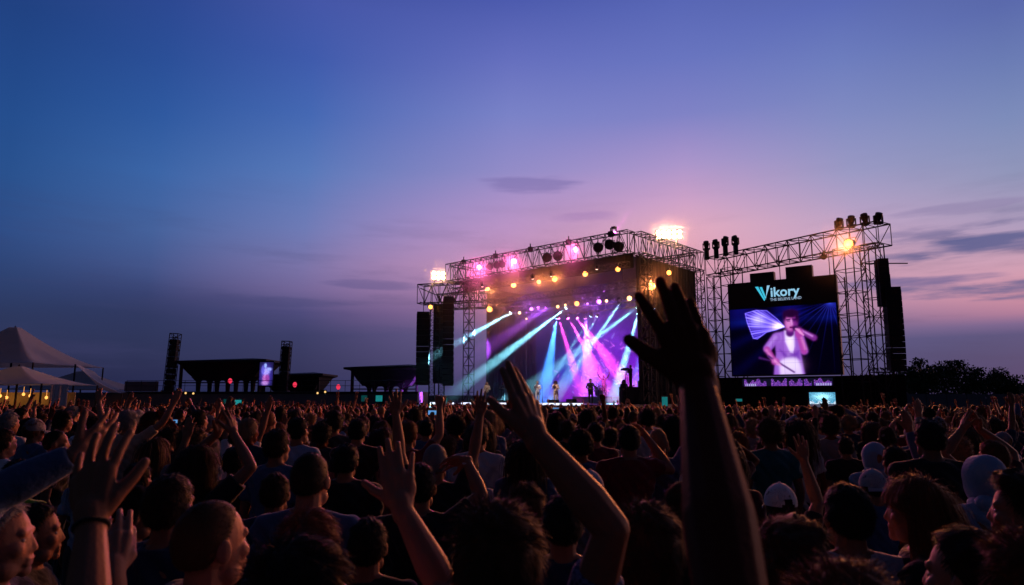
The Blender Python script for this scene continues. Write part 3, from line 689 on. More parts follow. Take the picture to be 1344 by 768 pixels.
# pink washes in the roof truss, and the dark unlit ones between them
for i, (u, v) in enumerate(((629, 351), (675, 343), (755.5, 327.5))):
    p = on_d(u, v, -.35); par_lamp(p, 'pink', ['left', 'middle', 'right'][i] + 'most pink lamp glaring from the roof truss of the stage' if i != 1 else 'pink lamp between two other pink lamps on the roof truss', 'pink lamps on the roof truss', .26, 9000, (p.x * .2 - 8, 15, 0), .4, cone=70)
for i, (u, v) in enumerate(((643, 350), (652, 348), (659, 347), (718, 338), (732, 336), (785, 325), (800, 321), (812, 324))):
    p = on_d(u, v, -.4); par_lamp(p, None, ordn[i] + ' unlit dark wash lamp from the left on the roof truss', 'unlit lamps on the roof truss', .36 if i > 2 else .28, 0, (p.x, 10, 0), .45)
# amber row under the front border
for i, (u, v, k) in enumerate(((640, 379, 1.), (674, 374.5, 1.2), (707, 370, .9), (728, 366, 1.3), (768, 359.5, 1.2), (811, 353.5, 1.1))):
    p = on_d(u, v, -.15); par_lamp(p, 'amber', ordn[i] + ' amber lamp from the left in the row under the stage roof edge', 'amber lamps under the roof edge', .17 * k, 950 * k, None, .4)
p = on_s(878, 358, -.1); par_lamp(p, 'amber', 'amber lamp on the right side wall of the stage, above the big raised hand', 'amber lamps on the stage sides', .19, 500, None, .4)
p = on_s(855, 376, -.25); par_lamp(p, 'amber', 'large glaring amber lamp by the fingers of the big raised hand', 'amber lamps on the stage sides', .30, 6000, None, .4)
p = P(565, 403, 61.6); par_lamp(p, 'amber', 'amber lamp hanging at the top of the outermost loudspeaker column', None, .2, 200, None, .5)
p = on_d(642.5, 406, .6); par_lamp(p, 'amber', 'amber lamp beside the lattice tower at the left end of the stage', None, .25, 1000, None, .45)
# inner lamps
inner = [(682, 410.5, 'warm', .13, 3.4), (732, 402.5, 'warm', .14, 3.4), (757, 398.5, 'amber', .2, 3.4), (742, 400.5, 'warm', .1, 3.4), (796, 395, 'warm', .12, 3.4), (826, 391.5, 'warm', .2, 3.4), (837.5, 384.5, 'warm', .12, 2.0), (850, 390.5, 'warm', .14, 3.4),
         (786, 396, 'violet', .19, 3.4), (697.5, 405.5, 'violet', .16, 3.4), (706.5, 404, 'violet', .14, 6.3), (771, 398.5, 'violet', .1, 6.3), (716, 404, 'violet', .1, 6.3), (691, 418.5, 'warm', .09, 6.3)]
lab_i = ['warm white lamp next to the leftmost cyan beam', 'warm lamp under the inner truss, above the pink beam', 'brightest amber lamp on the inner truss mid stage', 'small warm lamp just left of the inner amber lamp', 'small warm lamp right of the violet lamp on the inner truss', 'warm lamp at the tip of the big hand\'s index finger', 'small warm lamp close under the large amber glare', 'small warm lamp between the fingers of the big hand',
         'violet lamp in the middle of the inner truss', 'violet lamp at the left of the inner truss, larger of a pair', 'smaller violet lamp of the pair at the left inner truss', 'tiny violet lamp left of the middle violet lamp', 'tiny violet lamp right of the left violet pair', 'tiny warm lamp low on the dark left side of the stage']
for (u, v, c, r, d), lb in zip(inner, lab_i):
    p = on_d(u, v, d); par_lamp(p, c, lb, 'small lamps inside the stage', r, (520 if c == 'violet' else 110) * (r / .15) ** 2, (p.x - 3, 20, 0), .3)
# unseen key lamps added under the front truss to brighten the performers
for su, pu, pd, pw_, lb in ((716, 705.5, 1.0, 7000, 'added key lamp under the roof edge aimed at the performer in white'), (740, 729.5, 1.4, 7000, 'added key lamp under the roof edge aimed at the pale gold outfit'), (650, 639, 1.2, 4000, 'added key lamp under the roof edge aimed at the dark left stage end'), (800, 775.5, .6, 2600, 'added key lamp under the roof edge aimed at the lone guitarist')):
    q = on_d(su, 380, -.5); q.z = ROOF - 2.95; tq = on_d(pu, 529, pd); tq.z = DECK + 1.1
    q = q - e2 * 1.6
    par_lamp(q, 'white', lb, 'added key lamps under the front truss', .12, pw_, tq, .3, 'added_key_lamp', spot=9)
# beams
BE = 2300000
beams = [  # source px, depth, target px, depth at target, colour, cone, power, label
 ((671, 410), 3.4, (560, 472), -2.5, 'cyan', 5.5, .8, 'lamp throwing the pale cyan beam out past the left loudspeakers'),
 ((744, 403.5), 3.4, (600, 512), -4.0, 'cyan', 5.0, .9, 'lamp throwing the long cyan beam down to the left stage edge'),
 ((730.5, 417), 6.3, (719, 490), 5.5, 'blue', 11, .5, 'lamp of the short blue beam pointing almost straight down'),
 ((733, 417), 6.3, (762, 512), 6.5, 'magenta', 8, .27, 'lamp of the pink beam left of stage centre'),
 ((745, 417), 6.3, (800, 512), 6.0, 'magenta', 8, .27, 'lamp of the pink beam aimed right of stage centre'),
 ((813.5, 398.5), 3.4, (736, 512), 5.5, 'cyan', 5, .9, 'lamp of the bright cyan beam falling left across the stage'),
 ((837, 403), 3.4, (700, 505), 3.0, 'cyan', 5.5, .7, 'lamp of the wide cyan beam right of stage centre'),
 ((776, 414), 6.3, (741, 470), 6.0, 'cyan', 3.5, .5, 'lamp of the thin cyan beam, left of the twin'),
 ((784, 414), 6.3, (742, 490), 6.0, 'cyan', 3.5, .5, 'lamp of the thin cyan beam, right of the twin'),
 ((838, 411), 6.3, (818, 480), 5.0, 'cyan', 7, .5, 'lamp of the short cyan beam left of the big hand\'s thumb'),
 ((858, 403), 3.4, (840, 480), 3.0, 'blue', 8, .5, 'lamp of the blue beam behind the big hand'),
 ((720, 403), 6.3, (664, 440), 5.0, 'violet', 12, .10, 'lamp of the faint violet beam at the dark left side'),
 ((757, 417), 8.8, (812, 490), 8.0, 'magenta', 10, .24, 'small lamp of the magenta beam at the back of the stage'),
 ((768, 417), 8.8, (775, 515), 8.0, 'violet', 14, .6, 'small violet wash lamp aimed at the drum riser'),
]
def moving_head(p, q, c, label, group, cone, power, r=.15):
    f = (q - p).normalized(); s, f, u = frame(f)
    t = empty('moving_head_lamp', p + UP * .45, label, 'moving light', group)
    mb = MB(); mb.box(p + UP * .42, (.3, .3, .14), SAX); part(mb, 'base', M['black'], t)
    mb = MB(); 
    for sg in (-1, 1): mb.box(p + s * sg * (r + .04) + UP * .17, (.03, .1, .4), (s, s.cross(UP), UP))
    part(mb, 'yoke', M['black'], t)
    mb = MB(); mb.tube(p - f * .22, p - f * .05, r * .7, r, 12); mb.tube(p - f * .05, p + f * .1, r, r * .95, 12); hd = part(mb, 'head', M['black'], t)
    mb = MB(); mb.ell(p + f * .1, (r * .85, r * .85, .04), (s, u, f), 12, 6); part(mb, 'lens', lens_m[c], hd, True)
    l = light('beam_light', 'SPOT', p + f * .18 - t.location, power, LC[c], spot_size=R(cone * 1.4), spot_blend=.85, shadow_soft_size=.08); l.parent = t
    l.rotation_euler = f.to_track_quat('-Z', 'Y').to_euler()
    return t
for (su, sv), ds, (tu, tv), dt, c, cone, pw, lb in beams:
    moving_head(on_d(su, sv, ds), on_d(tu, tv, dt), c, lb, 'moving lights hung inside the stage', cone, BE * pw)
moving_head(on_d(806, 306, -.75), on_d(905, 170, -3.0), 'magenta', 'lamp on the roof truss sending a faint pink shaft up into the sky', 'moving lights hung inside the stage', 11, BE * .1)
# blinder banks
def blinder(p, wd, h, label, power, nx, nz, toward):
    f = (Vector(toward) - p).normalized(); f.z *= .3; s, f, u = frame(f)
    t = empty('blinder_bank', p - UP * h / 2, label, 'floodlight')
    mb = MB(); mb.box(p - f * .1, (wd, .2, h), (s, f, u)); mb.tube(p - u * h * .5 - s * wd * .3, p - u * (h * .5 + .5) - s * wd * .3, .04); mb.tube(p - u * h * .5 + s * wd * .3, p - u * (h * .5 + .5) + s * wd * .3, .04); part(mb, 'frame', M['black'], t)
    for i in range(nx):
        for j in range(nz):
            c = p + s * wd * ((i + .5) / nx - .5) + u * h * ((j + .5) / nz - .5)
            r = min(wd / nx, h / nz) * .46
            mb = MB(); mb.ell(c + f * .02, (r, r, .05), (s, u, f), 12, 6); part(mb, 'lens', lens_m['flood'], t, True)
    l = light('flood_light', 'AREA', p + f * .15 - t.location, power, LC['warm'], shape='RECTANGLE', size=wd, size_y=h, spread=R(100)); l.parent = t; l.rotation_euler = f.to_track_quat('-Z', 'Y').to_euler()
p = at_z(878, 308, ROOF + .45); blinder(p, 2.1, .75, 'wide warm floodlight bank glaring on top of the stage roof', 800, 5, 2, (4, 0, 2))
p = P(575.5, 362, 62); blinder(p, 1.25, .8, 'small warm floodlight bank glaring on top of the left wing truss', 260, 3, 2, (-4, 0, 2))
# gantry lamp
p = P(1114, 320, 43.0); par_lamp(p, 'amber', 'single glaring amber lamp on the gantry right of the giant screen', None, .3, 46000, (-14, 14, 0), .5, cone=138)
p = P(1081, 337, 43.6); par_lamp(p, None, 'small unlit lamp under the gantry truss above the screen', None, .18, 0, None, .4)
# dark heads standing on the gantry
heads = [(927, 322, 54), (939.5, 320, 53.5), (951.5, 316, 52.5), (965, 315, 52), (1101, 293, 44.2), (1117, 290, 43.6), (1135, 287, 43), (1152.5, 286, 42.4)]
hl = ['leftmost', 'second from the left', 'third from the left', 'rightmost']
for i, (u, v, Y) in enumerate(heads):
    p = P(u, v, Y); gz = GZ
    t = empty('upright_moving_head', (p.x, p.y, gz + .0), f"dark upright moving light, {hl[i % 4]} of four on the gantry's {'stage' if i < 4 else 'outer'} end", 'moving light', 'unlit moving lights standing on the gantry')
    zc = p.z; f = Vector((rnd.uniform(-.5, .5), -.5, .8)).normalized(); s, f, u_ = frame(f)
    mb = MB(); mb.box((p.x, p.y, (gz + zc - .38) / 2), (.3, .3, max(.1, zc - .38 - gz))); mb.box((p.x, p.y, zc - .34), (.42, .36, .16)); part(mb, 'base', M['black'], t)
    mb = MB()
    for sg in (-1, 1): mb.box(Vector((p.x, p.y, zc - .1)) + s * sg * .26, (.06, .16, .5), (s, s.cross(UP), UP))
    part(mb, 'yoke', M['black'], t)
    mb = MB(); c = Vector((p.x, p.y, zc)); mb.tube(c - f * .32, c + f * .05, .13, .22, 12); mb.tube(c + f * .05, c + f * .32, .23, .21, 12); mb.tube(c + f * .32, c + f * .34, .17, .17, 12); part(mb, 'head', M['black'], t)

# ================================================================== stage smoke: real scattering that the lamps light up
mb = MB(); mb.ell((0, 0, 0), (1, 1, 1), None, 32, 20)
smoke = mb.build('stage_smoke', None, None)
smoke.data.materials.clear()
smoke.location = S(10.5, 3.4, 7.6); smoke.scale = (17, 10.5, 14.0)
smoke.rotation_euler = (0, 0, math.atan2(e1.y, e1.x))
tag(smoke, 'thin smoke drifting through the stage and around its lamps', 'smoke', None, 'stuff')
m = bpy.data.materials.new('stage_smoke'); m.use_nodes = True; n_ = m.node_tree; n_.nodes.clear()
o_ = n_.nodes.new('ShaderNodeOutputMaterial'); pv = n_.nodes.new('ShaderNodeVolumePrincipled'); n_.links.new(pv.outputs[0], o_.inputs['Volume'])
tc_ = n_.nodes.new('ShaderNodeTexCoord'); ln = n_.nodes.new('ShaderNodeVectorMath'); ln.operation = 'LENGTH'; n_.links.new(tc_.outputs['Object'], ln.inputs[0])
mr = n_.nodes.new('ShaderNodeMapRange'); mr.interpolation_type = 'SMOOTHSTEP'; n_.links.new(ln.outputs['Value'], mr.inputs['Value'])
SMOKE = 0.0145
mr.inputs['From Min'].default_value = 1.0; mr.inputs['From Max'].default_value = .35; mr.inputs['To Min'].default_value = 0; mr.inputs['To Max'].default_value = SMOKE
n_.links.new(mr.outputs['Result'], pv.inputs['Density']); pv.inputs['Color'].default_value = (.9, .9, .92, 1); pv.inputs['Anisotropy'].default_value = 0.6
smoke.data.materials.append(m)

halo_puff = mb2 = MB(); mb2.ell((0, 0, 0), (1, 1, 1), None, 24, 14); halo_puff = mb2.build('stage_smoke', None, None); halo_puff.data.materials.clear()  # extra smoke added so that the gantry lamp shows a halo
halo_puff.location = P(1114, 320, 43.0); halo_puff.scale = (4.5, 4.5, 4.5); tag(halo_puff, 'faint smoke added around the gantry lamp for its halo', 'smoke', None, 'stuff')
m2 = m.copy(); m2.node_tree.nodes['Map Range'].inputs['To Max'].default_value = .0016; m2.node_tree.nodes['Map Range'].inputs['From Max'].default_value = .0
halo_puff.data.materials.append(m2)

def halo_smoke(loc, rad, dens, label, rot=0.0):  # local smoke added round lamps to give them a glow
    mb = MB(); mb.ell((0, 0, 0), (1, 1, 1), None, 24, 14); o = mb.build('stage_smoke', None, None); o.data.materials.clear(); o.location = loc; o.scale = rad; o.rotation_euler = (0, 0, rot)
    tag(o, label, 'smoke', None, 'stuff'); q = m.copy(); r = q.node_tree.nodes['Map Range']; r.inputs['To Max'].default_value = dens; r.inputs['From Max'].default_value = .1; o.data.materials.append(q)
halo_smoke(S(FRONT / 2, -.5, ROOF - 1.7), (FRONT / 2 + 4.0, 1.9, 2.9), .034, 'thin smoke curling along the front edge of the stage roof', math.atan2(e1.y, e1.x))
halo_smoke(at_z(878, 308, ROOF + .45), (3.4, 3.4, 2.6), .018, 'faint smoke added for a halo around the floodlight bank on the stage roof')
halo_smoke(P(575.5, 362, 62), (3.0, 3.0, 2.4), .022, 'faint smoke added for a halo around the floodlight bank on the left wing')
halo_smoke(on_s(855, 376, -.25), (2.6, 2.6, 2.6), .03, 'faint smoke added for a halo around the large amber lamp, right stage side')
# ================================================================== far left: tents, terrace, pavilions
def canopy(label, peak, zpk, eave, ze, cx, hx, hy, Y0, mt, cat='tent', name='marquee', arch=0.0, poles=True):
    """tensile tent: concave cone from a mast to a rectangular eave with scalloped edges"""
    t = empty(name, (cx, Y0, 0), label, cat)
    n, m_ = 64, 14; vs = []
    for j in range(m_ + 1):
        f = j / m_
        for k in range(n):
            a = 2 * math.pi * k / n; ca, sa = math.cos(a), math.sin(a)
            sc_ = 1 / max(abs(ca), abs(sa)); ex, ey = ca * sc_ * hx, sa * sc_ * hy
            corner = (min(abs(ca), abs(sa)) / max(abs(ca), abs(sa))) ** 2
            z_e = ze + arch * (1 - corner)
            r0 = .06
            z = zpk - (zpk - z_e) * (1 - (1 - f) ** 1.45) if f < 1 else z_e
            rr = r0 + (1 - r0) * f
            pull = 1 - .10 * (1 - corner) * f
            vs.append((cx + ex * rr * pull, Y0 + ey * rr * pull, z))
    fs = [(j * n + k, j * n + (k + 1) % n, (j + 1) * n + (k + 1) % n, (j + 1) * n + k) for j in range(m_) for k in range(n)]
    mb = MB(); mb.add(vs, fs); mb.add([(v[0], v[1], v[2] - .03) for v in vs], [f[::-1] for f in fs]); o = part(mb, 'canvas', mt, t, True)
    mb = MB(); mb.tube((cx, Y0, 0), (cx, Y0, zpk + .1), .09, .07, 8); mb.tube((cx, Y0, zpk), (cx, Y0, zpk + (.9 if hx > 6 else .2)), .05, .01, 6); part(mb, 'mast', M['alu'], t)
    for sx in (-1, 1):
        for sy in (-1, 1):
            mb = MB(); mb.tube((cx + sx * hx * .98, Y0 + sy * hy * .98, 0), (cx + sx * hx * .985, Y0 + sy * hy * .985, ze), .07); part(mb, 'pole', M['alu'], t)
    return t
pk = P(20, 430, 62)
canopy('largest white peaked marquee with a mast top, at the left edge', None, pk.z, None, 4.9, pk.x, 5.5, 5.0, 62, M['canvas'], arch=1.0 * 0)
# skirt of the marquee: dark scalloped flap under the right eave and guyed wings
wingt = empty('marquee_wing', P(125, 520, 58).xy.to_3d(), 'drooping white canvas wing at the right end of the largest marquee', 'tent')
def sheet(mb, A, B, C_, D, sag, n=20, th=.03):
    vs = []
    for j in range(n + 1):
        for i in range(n + 1):
            u, v = i / n, j / n
            p = (A.lerp(B, u)).lerp(D.lerp(C_, u), v); p = p - UP * sag * math.sin(math.pi * u) * 4 * v * (1 - v) - UP * (sag * .6 * math.sin(math.pi * u))
            vs.append(p)
    fs = [(j * (n + 1) + i, j * (n + 1) + i + 1, (j + 1) * (n + 1) + i + 1, (j + 1) * (n + 1) + i) for j in range(n) for i in range(n)]
    mb.add(vs, fs); mb.add([p - UP * th for p in vs], [f[::-1] for f in fs])
mb = MB(); sheet(mb, P(98, 477, 58), P(160, 516, 56), P(166, 515, 66), P(124, 488, 68), .5); part(mb, 'canvas', M['canvas'], wingt, True)
mb = MB(); q = P(160, 516, 56); mb.tube((q.x, q.y, 0), q, .06); q = P(99, 478, 58); mb.tube((q.x, q.y, 0), q, .07); part(mb, 'pole', M['alu'], wingt)
pk = P(96, 491, 78)
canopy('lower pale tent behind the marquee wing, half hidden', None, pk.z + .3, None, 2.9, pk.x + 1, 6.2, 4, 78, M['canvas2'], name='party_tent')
pk = P(25, 481, 50)
canopy('small white peaked tent in front of the largest marquee', None, pk.z, None, 2.95, pk.x, 4.0, 3.2, 50, M['canvas'], name='party_tent')
pt = empty('tent_panel', P(78, 520, 47).xy.to_3d(), 'pale canvas side panel at the right corner of the small front tent', 'tent wall')
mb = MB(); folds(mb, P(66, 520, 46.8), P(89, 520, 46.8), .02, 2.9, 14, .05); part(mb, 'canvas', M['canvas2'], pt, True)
# lit food stall under the small tent
st = empty('food_stall', P(22, 525, 50).xy.to_3d(), 'food stall glowing orange under the small white tent', 'stall')
glow = emat('warm_bulb', (1, .38, .08), 2.2)
q = st.location
mb = MB(); mb.box(q + Vector((0, 0, .5)), (5.4, .6, 1.0)); part(mb, 'counter', M['darkwall'], st)
mb = MB(); mb.box(q + Vector((0, 1.6, 1.2)), (6.4, .1, 2.4)); part(mb, 'back_panel', mat('stall_panel', (.42, .30, .16), .8, 0, .5, 1.2), st)
for k in range(7):
    mb = MB(); c = q + Vector((-2.6 + k * .85, .2 + .5 * (k % 2), 2.25 - .12 * (k % 3))); mb.ell(c, (.10, .10, .12)); mb.tube(c + UP * .1, c + UP * .55, .01, None, 4); part(mb, 'bulb', glow, st, True)
for k in (-1.6, .6):
    l = light('stall_light', 'POINT', Vector((k, .4, 1.9)), 14, (1, .5, .14), shadow_soft_size=.2); l.parent = st
# dark perimeter fence of the field and terrace
terr = empty('viewing_terrace', P(360, 525, 66).xy.to_3d(), 'long dark raised viewing terrace with a thin railing beneath the pavilions', 'terrace')
T0, T1 = P(164, 514, 66), P(548, 514, 66); TZ = T0.z
mb = MB(); mb.box(((T0.x + T1.x) / 2, 71, TZ / 2), (T1.x - T0.x, 10, TZ)); part(mb, 'platform', M['darkwall'], terr)
mb = MB(); mb.box(((T0.x + T1.x) / 2, 65.96, TZ - .12), (T1.x - T0.x + .1, .1, .18)); part(mb, 'fascia', M['black'], terr)
mb = MB()
k = T0.x
while k < T1.x:
    mb.tube((k, 66.2, TZ), (k, 66.2, TZ + 1.05), .025, None, 5); k += 1.4
for z in (.55, 1.05): mb.tube((T0.x, 66.2, TZ + z), (T1.x, 66.2, TZ + z), .022, None, 5)
part(mb, 'railing', M['steel'], terr)
mb = MB(); mb.box((P(182, 506, 66).x, 66.5, TZ + .5), (3.2, .15, .95)); part(mb, 'screen_panel', M['darkwall'], terr)
def pavilion(label, u0, u1, vt, Y, legs):
    a, b = P(u0, vt, Y), P(u1, vt, Y); z = a.z; wd = b.x - a.x
    t = empty('pavilion', (a.x + wd / 2, Y, TZ), label, 'pavilion', 'mushroom roofed pavilions on the terrace')
    cx = a.x + wd / 2; mb = MB(); n = 24; D = 3.2
    # thin flared roof slab, then a tapering soffit like an upside down hull
    rings = [(z + .05, .30, .5), (z - .12, .5, 1), (z - .32, .5, 1), (z - .5, .44, .82), (z - 1.5, .36, .6), (z - 2.05, .30, .5), (z - 2.1, .27, .45)]
    vs = []
    for zz, fx, fy in rings:
        for sx, sy in ((-1, -1), (1, -1), (1, 1), (-1, 1)): vs.append((cx + sx * fx * wd, Y + sy * fy * D, zz + (.18 * (sx < 0) if zz > z - .4 else 0) * -1))
    fs = []
    for j in range(len(rings) - 1):
        for k in range(4): q_ = (k + 1) % 4; fs.append((j * 4 + q_, j * 4 + k, (j + 1) * 4 + k, (j + 1) * 4 + q_))
    fs += [(0, 1, 2, 3), tuple(len(vs) - 1 - i for i in range(4))]
    mb.add(vs, fs); part(mb, 'roof', M['roofdark'], t)
    for f in legs:
        x = a.x + wd * f
        for y in (-1.2, 1.4):
            mb = MB(); mb.tube((x, Y + y, TZ), (x, Y + y, z - 1.9), .2, .26, 8); mb.tube((x, Y + y, z - 2.3), (x, Y + y, z - 1.8), .22, .7, 8); part(mb, 'column', M['roofdark'], t)
    mb = MB(); mb.tube((a.x + wd * .1, Y - 2.6, TZ), (a.x + wd * .1, Y - 2.6, z - .3), .16); part(mb, 'column', M['roofdark'], t)
    mb = MB(); mb.tube((a.x + wd * .92, Y - 2.6, TZ), (a.x + wd * .92, Y - 2.6, z - .3), .12); part(mb, 'column', M['roofdark'], t)
    mb = MB(); mb.tube((a.x + wd * .1, Y - 2.6, z - 2.4), (a.x + wd * .92, Y - 2.6, z - 2.4), .06); part(mb, 'beam', M['roofdark'], t)
pavilion('largest dark mushroom roofed pavilion, with a tall lit screen at its right end', 243, 364, 472, 70, (.22, .42, .62, .8))
pavilion('small dark pavilion behind the right speaker tower of the terrace', 350, 434, 490, 76, (.3, .55, .8))
pavilion('dark pavilion close to the left loudspeaker columns', 461, 560, 480, 70, (.28, .5, .7))
sm = small_monitor('portrait_screen', 'tall narrow screen showing a blue and pink figure, on the largest pavilion', 339.5, 359, 475.5, 506, 66.6, mon_pic('figure', 9), 1.3, False)
mb = MB(); q = P(349, 506, 66.8); 
for dx in (-.5, .5): mb.tube((q.x + dx, 66.8, TZ), (q.x + dx, 66.8, q.z + .1), .06)
part(mb, 'stand', M['black'], sm)
def delay_tower(label, u0, u1, v0, Y, lean):
    a, b = P(u0, v0, Y), P(u1, v0, Y); wd = b.x - a.x; x = (a.x + b.x) / 2
    t = empty('speaker_tower', (x, Y, TZ), label, 'speaker tower', 'slim speaker towers on the terrace')
    ax = Vector((lean, 0, 1)).normalized(); H = a.z - TZ
    mb = MB(); truss(mb, Vector((x - lean * H, Y, TZ)), Vector((x, Y, a.z)), wd, wd, 14, .04, up=Vector((1, 0, 0))); part(mb, 'frame', M['steel'], t)
    for k in range(9):
        q = Vector((x - lean * H, Y, TZ)).lerp(Vector((x, Y, a.z)), (k + .5) / 10)
        mb = MB(); mb.box(q, (wd * .86, wd * .9, H / 10 * .95), (Vector((1, 0, -lean)).normalized(), Vector((0, 1, 0)), ax)); part(mb, 'cabinet', M['black'], t)
    mb = MB(); mb.box((x - lean * H, Y, TZ + .06), (wd * 1.3, wd * 1.3, .12)); part(mb, 'base', M['black'], t)
delay_tower('slim dark speaker tower standing left of the largest pavilion', 225.5, 236, 438, 67, .05)
delay_tower('slim dark speaker tower standing right of the tall lit screen', 371.5, 382, 448, 67, .03)
# small things on the terrace: red lamps and lit hatches
red_m = emat('red_lantern', (1, .04, .10), .9)
for i, (u, v, lb) in enumerate(((196, 507, 'red lantern on a post at the left end of the terrace'), (302, 500, 'red lantern on a post under the largest pavilion'), (387, 505, 'red lantern on a post right of the second speaker tower'), (444, 508, 'red lantern on a post between the right pavilions'))):
    q = P(u, v, 66.7); t = empty('red_lantern', (q.x, 66.7, TZ), lb, 'lantern', 'red lanterns on the terrace')
    mb = MB(); mb.tube((q.x, 66.7, TZ), (q.x, 66.7, q.z), .03, None, 6); part(mb, 'post', M['black'], t)
    mb = MB(); mb.ell((q.x, 66.7, q.z), (.20, .18, .26), None, 12, 8); part(mb, 'lamp', red_m, t)
for i, (u0, u1, v0, v1, st_, lb) in enumerate(((306, 317, 525, 531, .7, 'teal lit hatch low in the terrace wall'), (293, 298, 524, 530, .12, 'faint grey hatch beside the teal hatch'), (493, 502, 519, 527, .55, 'taller teal lit poster box at the terrace right end'), (474, 482, 519, 527, .12, 'dim bluish poster box left of the taller teal box'))):
    small_monitor('poster_box', lb, u0, u1, v0, v1, 65.8, mon_pic('teal', 20 + i), st_)
for i, (u, v) in enumerate(((244, 516), (254, 516.5), (417, 516), (427, 514.5), (132, 529), (160, 528.5))):
    q = P(u, v, 65.85); t = empty('wall_light', (q.x, 65.85, q.z), ['tiny amber light on the terrace wall, left of a close pair', 'tiny amber light on the terrace wall, right of a close pair', 'tiny amber light under the second pavilion, lower of two', 'tiny amber light under the second pavilion, upper of two', 'tiny white light near the marquee wing', 'tiny white light at the terrace left end'][i], 'lamp', 'tiny lights along the terrace wall')
    mb = MB(); mb.tube(q, q - Vector((0, .06, 0)), .08, .1, 10); part(mb, 'lens', emat('tiny_light', (1, .6, .2) if i < 4 else (.7, .8, 1), 1.2), t)
    mb = MB(); mb.box(q + Vector((0, .05, 0)), (.24, .1, .24)); part(mb, 'housing', M['black'], t)
    if v > 520:
        mb = MB(); mb.tube((q.x, 65.9, 0), (q.x, 65.9, q.z), .03, None, 6); part(mb, 'post', M['black'], t)
# perimeter hoarding right of the gantry and behind the tents
def fence(label, a, b, h):
    t = empty('perimeter_fence', a.xy.to_3d(), label, 'fence'); a, b = a.xy.to_3d(), b.xy.to_3d(); n = int((b - a).length / 2.4); d = (b - a) / n
    s, f, u_ = frame(Vector((-d.y, d.x, 0)))
    mb = MB()
    for k in range(n): mb.box(a + d * (k + .5) + UP * (h / 2 + .05), (d.length * .97, .05, h), (d.normalized(), f, UP))
    part(mb, 'panel', M['darkwall'], t)
    mb = MB()
    for k in range(n + 1): mb.tube(a + d * k + f * .06, a + d * k + f * .06 + UP * (h + .15), .04, None, 6)
    part(mb, 'post', M['steel'], t)
fence('dark board fence between the tents and the terrace', P(88, 520, 60), P(168, 520, 60), 2.4)
fence('dark board fence along the trees right of the gantry', P(1130, 520, 62), P(1500, 520, 74), 2.3)
fence('dark board fence behind the stage, right of the terrace', P(545, 520, 76), P(660, 520, 76), 2.2)
# ------------------------------------------------------------------ trees beyond the fence on the right
def tree(label, u, vt, Y, wpx, seed, m, group='trees beyond the fence on the right'):
    rg = np.random.RandomState(seed); top = P(u, vt, Y); H = top.z; W = wpx / F * Y
    t = empty('tree', (top.x, Y, 0), label, 'tree', group); b = t.location
    mb = MB(); pts = [b + Vector((rg.normal(0, .1) * k, rg.normal(0, .1) * k, H * .16 * k)) for k in range(5)]; mb.path(pts, [.28, .22, .17, .12, .07], 8)
    nodes = []
    for k in range(16):
        s_ = pts[1 + k % 4]; a = rg.rand() * 6.28; e = Vector((b.x + math.cos(a) * W * .5 * rg.uniform(.35, .95), b.y + math.sin(a) * W * .5 * rg.uniform(.35, .95), H * rg.uniform(.42, .96)))
        md = s_.lerp(e, .5) + UP * .3; mb.path([s_, md, e], [.09, .05, .02], 5); nodes.append((e, rg.uniform(.28, .5)))
    part(mb, 'trunk', M['bark'], t)
    vs = []; fs = []
    n_l = 0
    for e, k in nodes:
        rad = W * .26 * k / .4
        nl = 170
        c = rg.normal(0, 1, (nl, 3)); c /= np.linalg.norm(c, axis=1)[:, None]; c *= (rg.rand(nl, 1) ** .45) * np.array([rad, rad, rad * .72])
        for q in c:
            if e.z + q[2] > H: continue
            p = np.array(e) + q; a = rg.normal(0, 1, 3); a /= np.linalg.norm(a); b2 = np.cross(a, rg.normal(0, 1, 3)); b2 /= np.linalg.norm(b2); s_ = rg.uniform(.12, .26)
            i = len(vs); vs += [tuple(p - a * s_), tuple(p + b2 * s_ * .5), tuple(p + a * s_), tuple(p - b2 * s_ * .5)]; fs.append((i, i + 1, i + 2, i + 3))
    mb = MB(); mb.add(vs, fs); part(mb, 'crown', m, t)
tl = [(1180, 482, 92, 60, 'broad dark tree just right of the gantry loudspeaker column'), (1207, 469, 86, 34, 'tallest tree, with a feathery top, beside the gantry'), (1238, 478, 96, 60, 'rounded dark tree left of the pointed pair'), (1262, 473, 98, 50, 'pointed dark tree, tallest in the middle of the row'), (1288, 482, 100, 46, 'mid height dark tree in the middle of the tree row'), (1310, 493, 104, 44, 'lower dark tree where the row starts falling'), (1332, 503, 108, 46, 'low tree at the right edge of the picture'), (1360, 505, 110, 60, 'bushy low tree cut by the right edge'), (1222, 490, 110, 60, 'shaded tree filling the gap behind the feathery tree'), (1150, 492, 100, 60, 'dark tree seen through the gantry tower lattice'), (1118, 497, 104, 60, 'low dark tree seen between screen and gantry tower')]
for i, (u, v, Y, wpx, lb) in enumerate(tl): tree(lb, u, v, Y, wpx, 40 + i, M['leaf'] if i % 2 else M['leaf2'])
